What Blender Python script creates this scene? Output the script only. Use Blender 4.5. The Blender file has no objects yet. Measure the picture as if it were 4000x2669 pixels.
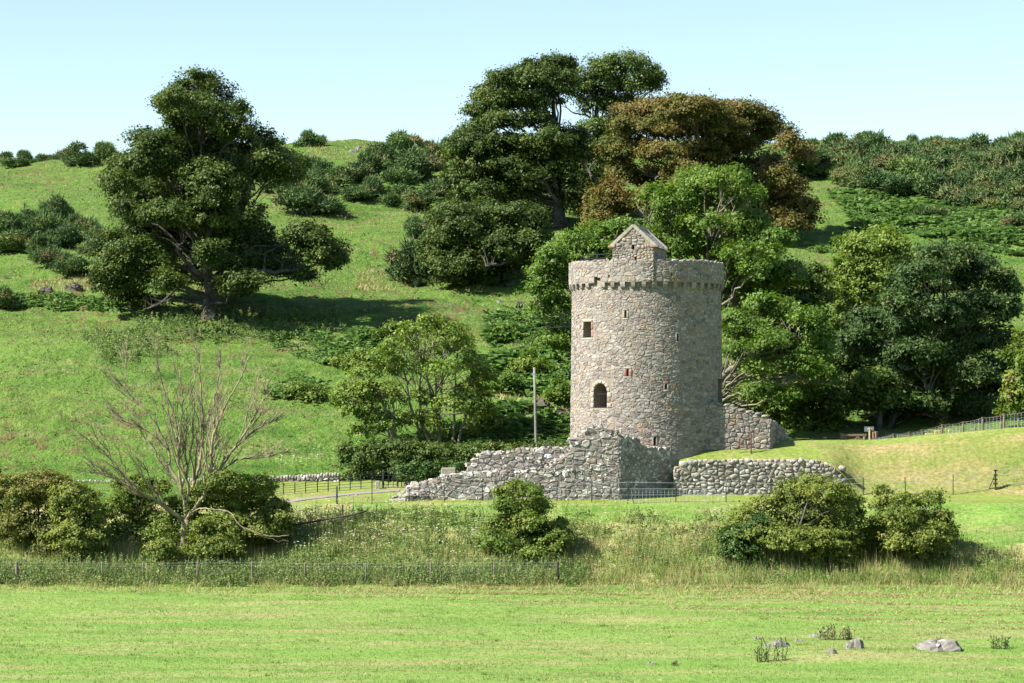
import bpy, bmesh, math, random
import numpy as np
from mathutils import Vector, Matrix

SC = bpy.context.scene
COL = SC.collection
R = math.radians

# ------------------------------------------------------------------ camera, sky, sun, exposure
F, CX, HY = 9836.0, 2000.0, 1580.0          # focal length, principal column and horizon row of the photograph (pixels)
cam_d = bpy.data.cameras.new('camera')
cam_d.sensor_width = 36.0
cam_d.lens = 36.0 * F / 4000.0
cam_d.shift_y = (HY - 1334.5) / 4000.0
cam_d.clip_start = 1.0
cam_d.clip_end = 6000.0
cam = bpy.data.objects.new('camera', cam_d)
COL.objects.link(cam)
cam.location = (0, 0, 0)
cam.rotation_euler = (R(90), 0, 0)
SC.camera = cam

SUN_AZ, SUN_EL = 69.0, 45.0                   # degrees left of the direction from scene to camera, elevation
to_sun = Vector((-math.sin(R(SUN_AZ)) * math.cos(R(SUN_EL)), -math.cos(R(SUN_AZ)) * math.cos(R(SUN_EL)), math.sin(R(SUN_EL))))
world = bpy.data.worlds.new('World')
SC.world = world
world.use_nodes = True
wn = world.node_tree
wn.nodes.clear()
sky = wn.nodes.new('ShaderNodeTexSky')
sky.sky_type = 'NISHITA'
sky.sun_disc = False
sky.sun_elevation = R(SUN_EL)
sky.sun_rotation = math.atan2(to_sun.x, to_sun.y)
sky.air_density = 1.0
sky.dust_density = 0.05
sky.ozone_density = 1.0
bg = wn.nodes.new('ShaderNodeBackground')
bg.inputs['Strength'].default_value = 0.070
wo = wn.nodes.new('ShaderNodeOutputWorld')
wn.links.new(sky.outputs[0], bg.inputs['Color'])
wn.links.new(bg.outputs[0], wo.inputs['Surface'])

sun_d = bpy.data.lights.new('sun', 'SUN')
sun_d.energy = 5.0
sun_d.angle = R(0.53)
sun_d.color = (1.0, 0.95, 0.86)
sun = bpy.data.objects.new('sun', sun_d)
COL.objects.link(sun)
sun.location = (-80, 60, 90)
sun.rotation_euler = to_sun.to_track_quat('Z', 'Y').to_euler()

SC.view_settings.view_transform = 'Standard'
SC.view_settings.look = 'None'
SC.view_settings.gamma = 1.0
SC.view_settings.use_curve_mapping = False
SC.view_settings.exposure = 1.54
SC.cycles.max_bounces = 6
SC.cycles.diffuse_bounces = 3
SC.cycles.glossy_bounces = 2
SC.cycles.transmission_bounces = 4
SC.cycles.transparent_max_bounces = 8

# ------------------------------------------------------------------ terrain height
def pchip(xs, ys):
    xs = np.array(xs, float); ys = np.array(ys, float)
    h = np.diff(xs); d = np.diff(ys) / h
    m = np.zeros_like(xs)
    m[0], m[-1] = d[0], d[-1]
    for i in range(1, len(xs) - 1):
        if d[i-1] * d[i] > 0:
            w1, w2 = 2*h[i] + h[i-1], h[i] + 2*h[i-1]
            m[i] = (w1 + w2) / (w1 / d[i-1] + w2 / d[i])
    def f(x):
        x = np.clip(np.asarray(x, float), xs[0], xs[-1])
        i = np.clip(np.searchsorted(xs, x) - 1, 0, len(xs) - 2)
        t = (x - xs[i]) / h[i]
        return ((1 + 2*t) * (1-t)**2 * ys[i] + t * (1-t)**2 * h[i] * m[i] + t*t * (3 - 2*t) * ys[i+1] + t*t * (t-1) * h[i] * m[i+1])
    return f

FAR = [(195, 6.4), (215, 11.0), (240, 16.6), (270, 23.6), (295, 29.6), (308, 32.0), (320, 32.4), (350, 30), (450, 18), (800, -20), (2500, -60)]
NEAR = [(-2500, 60), (-400, 30), (-50, 3), (-6, -1.7), (0, -1.75), (8, -3.0), (20, -5.2), (50, -8.8), (80, -10.1), (95, -10.4), (115, -10.15), (130, -9.55), (132.5, -9.2), (138, -7.3), (142.6, -5.55)]
def prof(mid):
    p = NEAR + mid + FAR
    return pchip([a for a, b in p], [b for a, b in p])
pL = prof([(146, -5.2), (150, -4.85), (153, -4.4), (160, -2.5), (175, 1.7)])
pR1 = prof([(145.2, -5.2), (145.5, -3.65), (146.6, -3.3), (147.6, -2.75), (149, -2.3), (150, -2.12), (152, -2.3), (156, -2.75), (165, -2.5), (172, -1.4), (180, 1.2)])
pR2 = prof([(144.6, -5.35), (145.4, -5.15), (147.9, -3.15), (149, -2.5), (150, -2.12), (152, -2.3), (156, -2.75), (165, -2.5), (172, -1.4), (180, 1.2)])

def sstep(a, b, x):
    t = np.clip((x - a) / (b - a), 0, 1)
    return t * t * (3 - 2 * t)

def wob(x, y, seed, lam):
    r = np.random.RandomState(seed)
    s = 0
    for k in range(6):
        a = r.uniform(0, 2*np.pi); l = lam * r.uniform(0.6, 1.7)
        s = s + np.sin((x*np.cos(a) + y*np.sin(a)) * 2*np.pi / l + r.uniform(0, 6.28))
    return s / 3.0

def ground(x, y):
    x = np.asarray(x, float); y = np.asarray(y, float)
    x0 = 9.3 - 3.8 * sstep(146.6, 148.2, y)
    tR = sstep(x0 - 0.25, x0 + 0.25, x) * (y < 148) + sstep(4.5, 8.5, x) * (y >= 148)
    t2 = sstep(18.6, 20.6, x)
    right = pR1(y) * (1 - t2) + pR2(y) * t2
    z = pL(y) * (1 - tR) + right * tR
    tilt = sstep(145.5, 150, y) * sstep(185, 160, y)
    z = z + tilt * np.clip(x - 21.5, 0, 40) * 0.088
    far = sstep(215, 300, y)
    z = z - far * sstep(-18, -64, x) * 2.7 - far * 0.5 * sstep(30, 60, x)
    hill = sstep(158, 185, y)
    z = z + hill * (0.42 * wob(x, y, 3, 26) + 0.16 * wob(x, y, 5, 9))
    # shelf and outcrop bank at the far left, rock knoll behind the tower's left side
    z = z + 0.9 * np.exp(-((x + 34)/9)**2 - ((y - 205)/4.0)**2)
    z = z + 1.3 * np.exp(-((x - 2.6)/2.6)**2 - ((y - 166)/2.2)**2)
    rough = sstep(131, 133, y) * sstep(143, 140, y)
    z = z + rough * 0.12 * wob(x, y, 8, 5)
    fld = sstep(60, 90, y) * sstep(131, 128, y)
    z = z + fld * (0.05 * wob(x, y, 11, 14) + 0.02 * wob(x, y, 12, 4))
    z = z + 0.25 * np.exp(-((x - 13.6)/3.0)**2 - ((y - 103)/1.6)**2)
    return z

def gz(x, y):
    return float(ground(x, y))

def W(px, py, D):
    return np.array([(px - CX) / F * D, D, (HY - py) / F * D])

_D = np.arange(94, 330, 0.1)
def G(px, py):
    """the point of the ground seen at a pixel of the photograph"""
    g = ground((px - CX) / F * _D, _D)
    i = int(np.argmax(g >= (HY - py) / F * _D))
    if i == 0:
        i = len(_D) - 150
    D = _D[i]
    return np.array([(px - CX) / F * D, D, g[i]])

def proj(P):
    P = np.asarray(P)
    return CX + P[..., 0] / P[..., 1] * F, HY - P[..., 2] / P[..., 1] * F

# ------------------------------------------------------------------ mesh helpers
def mk(name, V, faces, mat, parent=None, smooth=False, attrs=None, kind=None, link=True):
    """one mesh object from arrays; V is in world metres and made local to the parent"""
    V = np.asarray(V, np.float64).reshape(-1, 3)
    if parent is not None:
        V = V - np.array(parent['_o'])
    if isinstance(faces, np.ndarray):
        faces = [faces]
    faces = [np.asarray(f, np.int32) for f in faces if len(f)]
    me = bpy.data.meshes.new(name)
    me.vertices.add(len(V))
    me.vertices.foreach_set('co', V.astype(np.float32).ravel())
    nl = sum(f.size for f in faces); nf = sum(len(f) for f in faces)
    me.loops.add(nl); me.polygons.add(nf)
    me.loops.foreach_set('vertex_index', np.concatenate([f.ravel() for f in faces]))
    tot = np.concatenate([np.full(len(f), f.shape[1], np.int32) for f in faces])
    st = np.concatenate([[0], np.cumsum(tot)[:-1]]).astype(np.int32)
    me.polygons.foreach_set('loop_start', st)
    me.polygons.foreach_set('loop_total', tot)
    me.polygons.foreach_set('use_smooth', np.full(nf, bool(smooth)))
    for k, a in (attrs or {}).items():
        at = me.attributes.new(k, 'FLOAT', 'POINT')
        at.data.foreach_set('value', np.asarray(a, np.float32).ravel())
    me.update(calc_edges=True)
    me.validate()
    if mat is not None:
        me.materials.append(mat)
    o = bpy.data.objects.new(name, me)
    COL.objects.link(o)
    if parent is not None:
        o.parent = parent
    if kind:
        o['kind'] = kind
    return o

def thing(name, label, cat, loc, group=None):
    o = bpy.data.objects.new(name, None)
    COL.objects.link(o)
    o.empty_display_size = 0.3
    o.location = tuple(float(v) for v in loc)
    o['label'] = label; o['category'] = cat
    o['_o'] = [float(v) for v in loc]
    if group: o['group'] = group
    return o

def tag(o, label, cat, group=None):
    o['label'] = label; o['category'] = cat
    if group: o['group'] = group
    return o

class MB:
    """collects quads / tris with one attribute"""
    def __init__(s):
        s.v = []; s.f3 = []; s.f4 = []; s.t = []; s.n = 0
    def add(s, V, f4=None, f3=None, tone=0.5):
        V = np.asarray(V, float).reshape(-1, 3)
        s.v.append(V)
        if f4 is not None and len(f4): s.f4.append(np.asarray(f4, int).reshape(-1, 4) + s.n)
        if f3 is not None and len(f3): s.f3.append(np.asarray(f3, int).reshape(-1, 3) + s.n)
        t = np.asarray(tone, float)
        s.t.append(np.full(len(V), float(t)) if t.ndim == 0 else t)
        s.n += len(V)
    def build(s, name, mat, parent=None, smooth=False, kind=None):
        if not s.v: return None
        fs = []
        if s.f4: fs.append(np.concatenate(s.f4))
        if s.f3: fs.append(np.concatenate(s.f3))
        return mk(name, np.concatenate(s.v), fs, mat, parent, smooth, {'tone': np.concatenate(s.t)}, kind)

def tube_arrays(P, r, n=6, cap=True):
    P = np.asarray(P, float); m = len(P)
    r = np.broadcast_to(np.asarray(r, float), (m,))
    T = np.gradient(P, axis=0)
    T /= np.linalg.norm(T, axis=1)[:, None] + 1e-9
    ref = np.array([0.13, 0.97, 0.2]) if abs(T[:, 2]).mean() > 0.5 else np.array([0.1, 0.15, 0.98])
    A = np.cross(T, ref); A /= np.linalg.norm(A, axis=1)[:, None] + 1e-9
    B = np.cross(T, A)
    ang = np.arange(n) * 2*np.pi / n
    V = P[:, None, :] + r[:, None, None] * (A[:, None, :] * np.cos(ang)[None, :, None] + B[:, None, :] * np.sin(ang)[None, :, None])
    i = np.arange(m - 1)[:, None]; j = np.arange(n)[None, :]; k = (j + 1) % n
    f4 = np.stack([i*n + j, i*n + k, (i+1)*n + k, (i+1)*n + j], -1).reshape(-1, 4)
    V = V.reshape(-1, 3)
    f3 = np.zeros((0, 3), int)
    if cap:
        V = np.concatenate([V, P[:1], P[-1:]])
        c0, c1 = m*n, m*n + 1
        jj = np.arange(n); kk = (jj + 1) % n
        f3 = np.concatenate([np.stack([np.full(n, c0), kk, jj], -1), np.stack([np.full(n, c1), (m-1)*n + jj, (m-1)*n + kk], -1)])
    return V, f4, f3

def add_tube(mb, P, r, n=6, tone=0.5, cap=True):
    V, f4, f3 = tube_arrays(P, r, n, cap)
    mb.add(V, f4, f3, tone)

def box_arrays(lo, hi, M=None):
    x0, y0, z0 = lo; x1, y1, z1 = hi
    V = np.array([[x0,y0,z0],[x1,y0,z0],[x1,y1,z0],[x0,y1,z0],[x0,y0,z1],[x1,y0,z1],[x1,y1,z1],[x0,y1,z1]], float)
    f = np.array([[0,3,2,1],[4,5,6,7],[0,1,5,4],[1,2,6,5],[2,3,7,6],[3,0,4,7]])
    if M is not None: V = V @ np.asarray(M[0]).T + np.asarray(M[1])
    return V, f

def rough_box(rng, lo, hi, M=None, j=0.012):
    """a squared timber or dressed stone: bevelled box with slightly uneven corners (44 triangles)"""
    lo = np.array(lo, float); hi = np.array(hi, float)
    b = min((hi - lo).min() * 0.18, 0.03)
    V = []
    for sx in (0, 1):
        for sy in (0, 1):
            for sz in (0, 1):
                c = np.where([sx, sy, sz], hi, lo); d = np.where([sx, sy, sz], -1, 1)
                c = c + rng.uniform(-j, j, 3)
                for a in range(3):
                    p = c + d * b; p[a] = c[a]
                    V.append(p)
    V = np.array(V)
    idx = lambda sx, sy, sz, a: (sx*4 + sy*2 + sz)*3 + a
    f4 = []; f3 = []
    for a in range(3):
        o = [k for k in range(3) if k != a]
        for s in (0, 1):
            loop = []
            for p, q in ((0,0),(1,0),(1,1),(0,1)):
                k = [0,0,0]; k[a] = s; k[o[0]] = p; k[o[1]] = q
                loop.append(idx(*k, a))
            flip = (s == 0) ^ (a == 1)
            f4.append(loop[::-1] if flip else loop)
    for a in range(3):
        o = [k for k in range(3) if k != a]
        for p in (0, 1):
            for q in (0, 1):
                k0 = [0,0,0]; k0[o[0]] = p; k0[o[1]] = q; k1 = list(k0); k1[a] = 1
                l = [idx(*k0, o[0]), idx(*k1, o[0]), idx(*k1, o[1]), idx(*k0, o[1])]
                f4.append(l)
    for c in range(8):
        f3.append([c*3, c*3+1, c*3+2])
    if M is not None: V = V @ np.asarray(M[0]).T + np.asarray(M[1])
    return V, np.array(f4), np.array(f3)

# ------------------------------------------------------------------ materials
def new_mat(name):
    m = bpy.data.materials.new(name); m.use_nodes = True
    nt = m.node_tree; nt.nodes.clear()
    out = nt.nodes.new('ShaderNodeOutputMaterial')
    return m, nt, out

def N(nt, t, **kw):
    n = nt.nodes.new(t)
    for k, v in kw.items():
        if k in n.inputs: n.inputs[k].default_value = v
        else: setattr(n, k, v)
    return n

def noise(nt, scale, detail=3.0, rough=0.55, vec=None):
    n = nt.nodes.new('ShaderNodeTexNoise')
    n.inputs['Scale'].default_value = scale; n.inputs['Detail'].default_value = detail; n.inputs['Roughness'].default_value = rough
    if vec is not None: nt.links.new(vec, n.inputs['Vector'])
    return n.outputs['Fac']

def ramp(nt, fac, stops):
    n = nt.nodes.new('ShaderNodeValToRGB')
    e = n.color_ramp.elements
    while len(e) > 1: e.remove(e[-1])
    e[0].position = stops[0][0]; e[0].color = (*stops[0][1], 1)
    for p, c in stops[1:]:
        k = e.new(p); k.color = (*c, 1)
    nt.links.new(fac, n.inputs[0])
    return n.outputs[0]

def mix(nt, fac, a, b, mode='MIX'):
    n = nt.nodes.new('ShaderNodeMix'); n.data_type = 'RGBA'; n.blend_type = mode
    for s, v in ((n.inputs[0], fac), (n.inputs[6], a), (n.inputs[7], b)):
        if hasattr(v, 'links'): nt.links.new(v, s)
        elif isinstance(v, (int, float)): s.default_value = v
        else: s.default_value = (*v, 1)
    return n.outputs[2]

def maprange(nt, v, a, b, c=0.0, d=1.0):
    n = nt.nodes.new('ShaderNodeMapRange')
    nt.links.new(v, n.inputs[0])
    for i, x in enumerate((a, b, c, d)): n.inputs[i + 1].default_value = x
    return n.outputs[0]

def attr(nt, name):
    n = nt.nodes.new('ShaderNodeAttribute'); n.attribute_name = name
    return n.outputs['Fac']

def pos(nt, sx=1, sy=1, sz=1):
    g = nt.nodes.new('ShaderNodeNewGeometry')
    m = nt.nodes.new('ShaderNodeVectorMath'); m.operation = 'MULTIPLY'
    nt.links.new(g.outputs['Position'], m.inputs[0]); m.inputs[1].default_value = (sx, sy, sz)
    return m.outputs[0]

def bump(nt, h, strength=0.5, dist=0.05):
    n = nt.nodes.new('ShaderNodeBump'); n.inputs['Strength'].default_value = strength; n.inputs['Distance'].default_value = dist
    nt.links.new(h, n.inputs['Height'])
    return n.outputs[0]

def principled(nt, out, col, rough=0.8, spec=0.3, nrm=None, metal=0.0):
    p = nt.nodes.new('ShaderNodeBsdfPrincipled')
    if hasattr(col, 'links'): nt.links.new(col, p.inputs['Base Color'])
    else: p.inputs['Base Color'].default_value = (*col, 1)
    if hasattr(rough, 'links'): nt.links.new(rough, p.inputs['Roughness'])
    else: p.inputs['Roughness'].default_value = rough
    p.inputs['Specular IOR Level'].default_value = spec
    p.inputs['Metallic'].default_value = metal
    if nrm is not None: nt.links.new(nrm, p.inputs['Normal'])
    if out is not None: nt.links.new(p.outputs[0], out.inputs['Surface'])
    return p

def leaf_mat(name, stops, trans=0.25, rough=0.45, spec=0.35, tcol=None, vary=False):
    m, nt, out = new_mat(name)
    c = ramp(nt, attr(nt, 'tone'), stops)
    if vary:                                                       # each bush its own cast, from blue green to brownish
        oi = nt.nodes.new('ShaderNodeObjectInfo')
        c = mix(nt, 1.0, c, ramp(nt, oi.outputs['Random'], [(0.0, (0.75, 0.78, 0.82)), (0.3, (1.0, 1.0, 1.0)), (0.6, (1.15, 1.12, 0.95)), (0.85, (0.85, 0.9, 0.95)), (1.0, (1.2, 1.0, 0.9))]), 'MULTIPLY')
    p = principled(nt, None, c, rough, spec)
    t = nt.nodes.new('ShaderNodeBsdfTranslucent')
    tc = mix(nt, 1.0, c, tcol or (1.25, 1.3, 0.6), 'MULTIPLY')
    nt.links.new(tc, t.inputs['Color'])
    s = nt.nodes.new('ShaderNodeMixShader'); s.inputs[0].default_value = trans
    nt.links.new(p.outputs[0], s.inputs[1]); nt.links.new(t.outputs[0], s.inputs[2])
    nt.links.new(s.outputs[0], out.inputs['Surface'])
    return m

def bark_mat(name, a, b, c):
    m, nt, out = new_mat(name)
    v = pos(nt, 1, 1, 0.35)
    n1 = noise(nt, 5.0, 4, 0.6, v); n2 = noise(nt, 1.3, 3, 0.6, pos(nt))
    col = mix(nt, maprange(nt, n2, 0.42, 0.62), ramp(nt, n1, [(0.3, a), (0.7, b)]), c)
    principled(nt, out, col, 0.9, 0.2, bump(nt, n1, 0.7, 0.05))
    return m

def grass_mat(name, g1, g2, g3, straw, straw_lo, straw_hi, streak=1.0, bumpd=0.06, scale=1.0, tussock=False):
    """turf: greens at three scales with dried patches; colours are the sward's own"""
    m, nt, out = new_mat(name)
    n_big = noise(nt, 0.09*scale, 4, 0.6, pos(nt, streak, 1, 1))
    n_mid = noise(nt, 0.55*scale, 5, 0.65, pos(nt, streak, 1, 1))
    n_fine = noise(nt, 5.5, 4, 0.7, pos(nt, 0.8, 1, 1))
    col = ramp(nt, n_mid, [(0.30, g1), (0.5, g2), (0.68, g3)])
    col = mix(nt, maprange(nt, n_big, 0.38, 0.66, 0.0, 0.55), col, g3)
    n_s = noise(nt, 0.42*scale, 6, 0.7, pos(nt, streak*0.8, 1.1, 1))
    add = nt.nodes.new('ShaderNodeMath'); add.operation = 'ADD'
    nt.links.new(n_s, add.inputs[0]); nt.links.new(maprange(nt, n_fine, 0.2, 0.8, -0.09, 0.09), add.inputs[1])
    col = mix(nt, maprange(nt, add.outputs[0], straw_lo, straw_hi), col, straw)
    col = mix(nt, maprange(nt, n_fine, 0.32, 0.7, 0.0, 1.0), mix(nt, 1.0, col, (0.62, 0.66, 0.60), 'MULTIPLY'), mix(nt, 1.0, col, (1.22, 1.2, 1.2), 'MULTIPLY'))
    if tussock:                                                    # brown dead tussocks and rank dark green tufts
        n_t = noise(nt, 1.15, 4, 0.6, pos(nt, 0.8, 1, 1)); n_g = noise(nt, 0.8, 4, 0.65, pos(nt, 0.7, 1.2, 1))
        n_tr = noise(nt, 0.55, 3, 0.5, pos(nt, 0.16, 1.0, 1.6))
        col = mix(nt, maprange(nt, n_tr, 0.61, 0.67, 0.0, 0.35), col, (0.13, 0.125, 0.045))
        n_w = noise(nt, 0.05, 2, 0.5, pos(nt))
        m2 = nt.nodes.new('ShaderNodeMath'); m2.operation = 'ADD'
        nt.links.new(n_t, m2.inputs[0]); nt.links.new(maprange(nt, n_w, 0.35, 0.65, -0.06, 0.06), m2.inputs[1])
        col = mix(nt, maprange(nt, m2.outputs[0], 0.575, 0.65, 0.0, 0.8), col, (0.115, 0.088, 0.038))
        col = mix(nt, maprange(nt, n_g, 0.60, 0.68, 0.0, 0.6), col, (0.034, 0.072, 0.014))
    h = nt.nodes.new('ShaderNodeMath'); h.operation = 'ADD'
    nt.links.new(n_fine, h.inputs[0]); nt.links.new(maprange(nt, noise(nt, 1.6, 4, 0.6, pos(nt)), 0, 1, 0, 2.2), h.inputs[1])
    principled(nt, out, col, 0.95, 0.12, bump(nt, h.outputs[0], 0.8, bumpd))
    return m

def stone_mat(name, stops, ochre, lichen, lich_lo=0.62, ochre_lo=0.6, spotscale=6.0):
    m, nt, out = new_mat(name)
    c = ramp(nt, attr(nt, 'tone'), stops)
    n1 = noise(nt, 9.0, 5, 0.65, pos(nt)); n2 = noise(nt, 1.1, 4, 0.6, pos(nt)); n3 = noise(nt, spotscale, 3, 0.6, pos(nt))
    c = mix(nt, 1.0, c, ramp(nt, n1, [(0.28, (0.62, 0.62, 0.62)), (0.72, (1.22, 1.2, 1.18))]), 'MULTIPLY')
    c = mix(nt, maprange(nt, n2, ochre_lo, ochre_lo + 0.14, 0, 0.6), c, ochre)
    c = mix(nt, maprange(nt, n3, lich_lo, lich_lo + 0.05, 0, 0.85), c, lichen)
    principled(nt, out, c, 0.9, 0.25, bump(nt, n1, 0.55, 0.03))
    return m

def plain_mat(name, col, rough=0.7, spec=0.3, metal=0.0, var=0.25, scale=8.0):
    m, nt, out = new_mat(name)
    n1 = noise(nt, scale, 4, 0.6, pos(nt))
    lo = tuple(v * (1 - var) for v in col); hi = tuple(v * (1 + var) for v in col)
    principled(nt, out, ramp(nt, n1, [(0.3, lo), (0.7, hi)]), rough, spec, bump(nt, n1, 0.3, 0.01), metal)
    return m

MAT = {}
MAT['field'] = grass_mat('field turf', (0.0733, 0.1525, 0.0233), (0.1132, 0.2034, 0.0361), (0.1594, 0.2316, 0.0559), (0.2569, 0.2203, 0.1048), 0.47, 0.72, 0.35)
MAT['bank'] = grass_mat('rough bank turf', (0.0980, 0.1524, 0.0360), (0.1503, 0.2053, 0.0556), (0.2254, 0.2486, 0.0899), (0.3594, 0.2967, 0.1471), 0.46, 0.66)
MAT['lawn'] = grass_mat('mown lawn', (0.1174, 0.1660, 0.0308), (0.1498, 0.1944, 0.0405), (0.1863, 0.2147, 0.0583), (0.2511, 0.1903, 0.0972), 0.54, 0.74, 0.4, 0.03)
MAT['mound'] = grass_mat('scorched mound turf', (0.098, 0.145, 0.028), (0.145, 0.180, 0.042), (0.195, 0.195, 0.062), (0.275, 0.205, 0.105), 0.48, 0.70, 0.45, 0.05)
MAT['hill'] = grass_mat('hill pasture', (0.0369, 0.0912, 0.0138), (0.0760, 0.1528, 0.0226), (0.1273, 0.1870, 0.0401), (0.1796, 0.1653, 0.0778), 0.52, 0.74, 0.6, 0.28, 0.8, True)
MAT['blade'] = leaf_mat('grass blades', [(0.0, (0.0493, 0.0887, 0.0197)), (0.35, (0.0986, 0.1726, 0.0296)), (0.6, (0.1579, 0.2319, 0.0493)), (0.75, (0.2565, 0.2466, 0.0986)), (1.0, (0.3749, 0.3059, 0.1677))], 0.25, 0.7, 0.15)
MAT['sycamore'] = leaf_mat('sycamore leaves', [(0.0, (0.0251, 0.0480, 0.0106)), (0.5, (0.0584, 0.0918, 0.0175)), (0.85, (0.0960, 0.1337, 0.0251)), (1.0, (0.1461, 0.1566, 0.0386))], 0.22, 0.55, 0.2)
MAT['sycamore_light'] = leaf_mat('lighter sycamore leaves', [(0.0, (0.0375, 0.0713, 0.0131)), (0.5, (0.0825, 0.1294, 0.0225)), (1.0, (0.1452, 0.1781, 0.0375))], 0.25, 0.5, 0.28)
MAT['copper'] = leaf_mat('copper leaves', [(0.0, (0.0381, 0.0554, 0.0131)), (0.38, (0.0904, 0.1069, 0.0224)), (0.58, (0.1333, 0.1168, 0.0299)), (0.82, (0.1666, 0.1109, 0.0374)), (1.0, (0.1999, 0.1386, 0.0514))], 0.24, 0.6, 0.15, (1.25, 1.15, 0.7))
MAT['ash'] = leaf_mat('ash leaves', [(0.0, (0.0451, 0.0902, 0.0131)), (0.5, (0.0942, 0.1639, 0.0230)), (0.85, (0.1434, 0.2172, 0.0328)), (1.0, (0.1966, 0.2376, 0.0451))], 0.35, 0.55, 0.25)
MAT['ash_pale'] = leaf_mat('pale ash leaves', [(0.0, (0.0646, 0.1121, 0.0155)), (0.5, (0.1336, 0.2026, 0.0293)), (1.0, (0.2070, 0.2587, 0.0517))], 0.35, 0.55, 0.25)
MAT['chestnut'] = leaf_mat('chestnut leaves', [(0.0, (0.0226, 0.0474, 0.0128)), (0.5, (0.0476, 0.0863, 0.0202)), (0.85, (0.0815, 0.1240, 0.0311)), (1.0, (0.1584, 0.1240, 0.0366))], 0.2, 0.55, 0.2)
MAT['hawthorn'] = leaf_mat('hawthorn leaves', [(0.0, (0.0554, 0.0901, 0.0162)), (0.5, (0.1294, 0.1733, 0.0323)), (0.85, (0.2021, 0.2310, 0.0508)), (1.0, (0.2541, 0.2079, 0.0693))], 0.3, 0.6, 0.18)
MAT['hawthorn_olive'] = leaf_mat('olive hawthorn leaves', [(0.0, (0.060, 0.080, 0.018)), (0.5, (0.135, 0.150, 0.036)), (0.8, (0.185, 0.185, 0.050)), (1.0, (0.22, 0.16, 0.06))], 0.3, 0.6, 0.15)
MAT['elder'] = leaf_mat('elder leaves', [(0.0, (0.0522, 0.0953, 0.0159)), (0.5, (0.1134, 0.1724, 0.0295)), (0.85, (0.1758, 0.2212, 0.0431)), (1.0, (0.2155, 0.1474, 0.0680))], 0.3, 0.6, 0.18)
MAT['hedge'] = leaf_mat('hedge leaves', [(0.0, (0.0347, 0.0645, 0.0129)), (0.6, (0.0743, 0.1190, 0.0218)), (1.0, (0.1488, 0.1686, 0.0397))], 0.22, 0.55, 0.25)
MAT['ivy'] = leaf_mat('ivy leaves', [(0.0, (0.0240, 0.0520, 0.0110)), (0.6, (0.0540, 0.1040, 0.0210)), (1.0, (0.1200, 0.1700, 0.0400))], 0.12, 0.5, 0.2)
MAT['gorse'] = leaf_mat('gorse spines', [(0.0, (0.0516, 0.0915, 0.0352)), (0.5, (0.0962, 0.1525, 0.0540)), (0.78, (0.1290, 0.1819, 0.0644)), (0.86, (0.1642, 0.1290, 0.0644)), (1.0, (0.1877, 0.1408, 0.0763))], 0.1, 0.8, 0.12, None, True)
MAT['fern'] = leaf_mat('bracken fronds', [(0.0, (0.0808, 0.1522, 0.0450)), (0.5, (0.1425, 0.2436, 0.0780)), (0.8, (0.1900, 0.2888, 0.1000)), (0.93, (0.2565, 0.2730, 0.1000)), (1.0, (0.2375, 0.1890, 0.0800))], 0.42, 0.7, 0.1, (1.1, 1.12, 0.85))
MAT['nettle'] = leaf_mat('nettle leaves', [(0.0, (0.0753, 0.1242, 0.0415)), (0.5, (0.1580, 0.2189, 0.0768)), (0.85, (0.2333, 0.2780, 0.1109)), (1.0, (0.3613, 0.2957, 0.1552))], 0.28, 0.7, 0.12)
MAT['umbel'] = leaf_mat('umbel flowers', [(0.0, (0.4250, 0.4080, 0.2890)), (0.8, (0.5950, 0.5865, 0.4845)), (1.0, (0.2975, 0.1700, 0.2550))], 0.3, 0.8, 0.1, (1, 1, 1))
MAT['bark'] = bark_mat('sycamore bark', (0.0263, 0.0225, 0.0180), (0.0675, 0.0600, 0.0495), (0.0975, 0.0915, 0.0788))
MAT['bark_ash'] = bark_mat('ash bark', (0.0750, 0.0675, 0.0488), (0.1800, 0.1575, 0.1162), (0.2250, 0.2025, 0.1500))
MAT['bark_dead'] = bark_mat('dead wood', (0.0780, 0.0637, 0.0455), (0.2275, 0.1885, 0.1326), (0.2795, 0.2405, 0.1365))
MAT['stone_tower'] = stone_mat('tower rubble', [(0.0, (0.1264, 0.1174, 0.1104)), (0.15, (0.1950, 0.1739, 0.1607)), (0.42, (0.2529, 0.2283, 0.2035)), (0.65, (0.2947, 0.2689, 0.2356)), (0.82, (0.2272, 0.2209, 0.2078)), (0.93, (0.2336, 0.1782, 0.1532)), (1.0, (0.3536, 0.3286, 0.2871))], (0.2893, 0.1921, 0.0964), (0.4501, 0.4375, 0.3963), 0.65, 0.57)
MAT['mortar'] = stone_mat('lime mortar', [(0.0, (0.2337, 0.1995, 0.1580)), (1.0, (0.2337, 0.1995, 0.1580))], (0.2843, 0.2027, 0.1113), (0.3580, 0.3468, 0.3228), 0.68, 0.52)
MAT['stone_ruin'] = stone_mat('ruin rubble', [(0.0, (0.1582, 0.1464, 0.1305)), (0.3, (0.2324, 0.2126, 0.1879)), (0.6, (0.2819, 0.2621, 0.2324)), (0.78, (0.2472, 0.1978, 0.1681)), (0.92, (0.3461, 0.3313, 0.2967)), (1.0, (0.5538, 0.5390, 0.4945))], (0.2967, 0.2571, 0.1780), (0.6527, 0.6527, 0.6132), 0.60, 0.66, 4.0)
MAT['mortar_ruin'] = stone_mat('ruin core', [(0.0, (0.2722, 0.2399, 0.1915)), (1.0, (0.2722, 0.2399, 0.1915))], (0.2822, 0.2218, 0.1512), (0.4032, 0.3931, 0.3528), 0.66, 0.6)
MAT['stone_field'] = stone_mat('field boulders', [(0.0, (0.1822, 0.1632, 0.1328)), (0.5, (0.2618, 0.2391, 0.1989)), (0.8, (0.3036, 0.2846, 0.2429)), (1.0, (0.3719, 0.3491, 0.3036))], (0.2277, 0.1822, 0.0684), (0.5009, 0.4934, 0.4554), 0.60, 0.64, 5.0)
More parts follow.
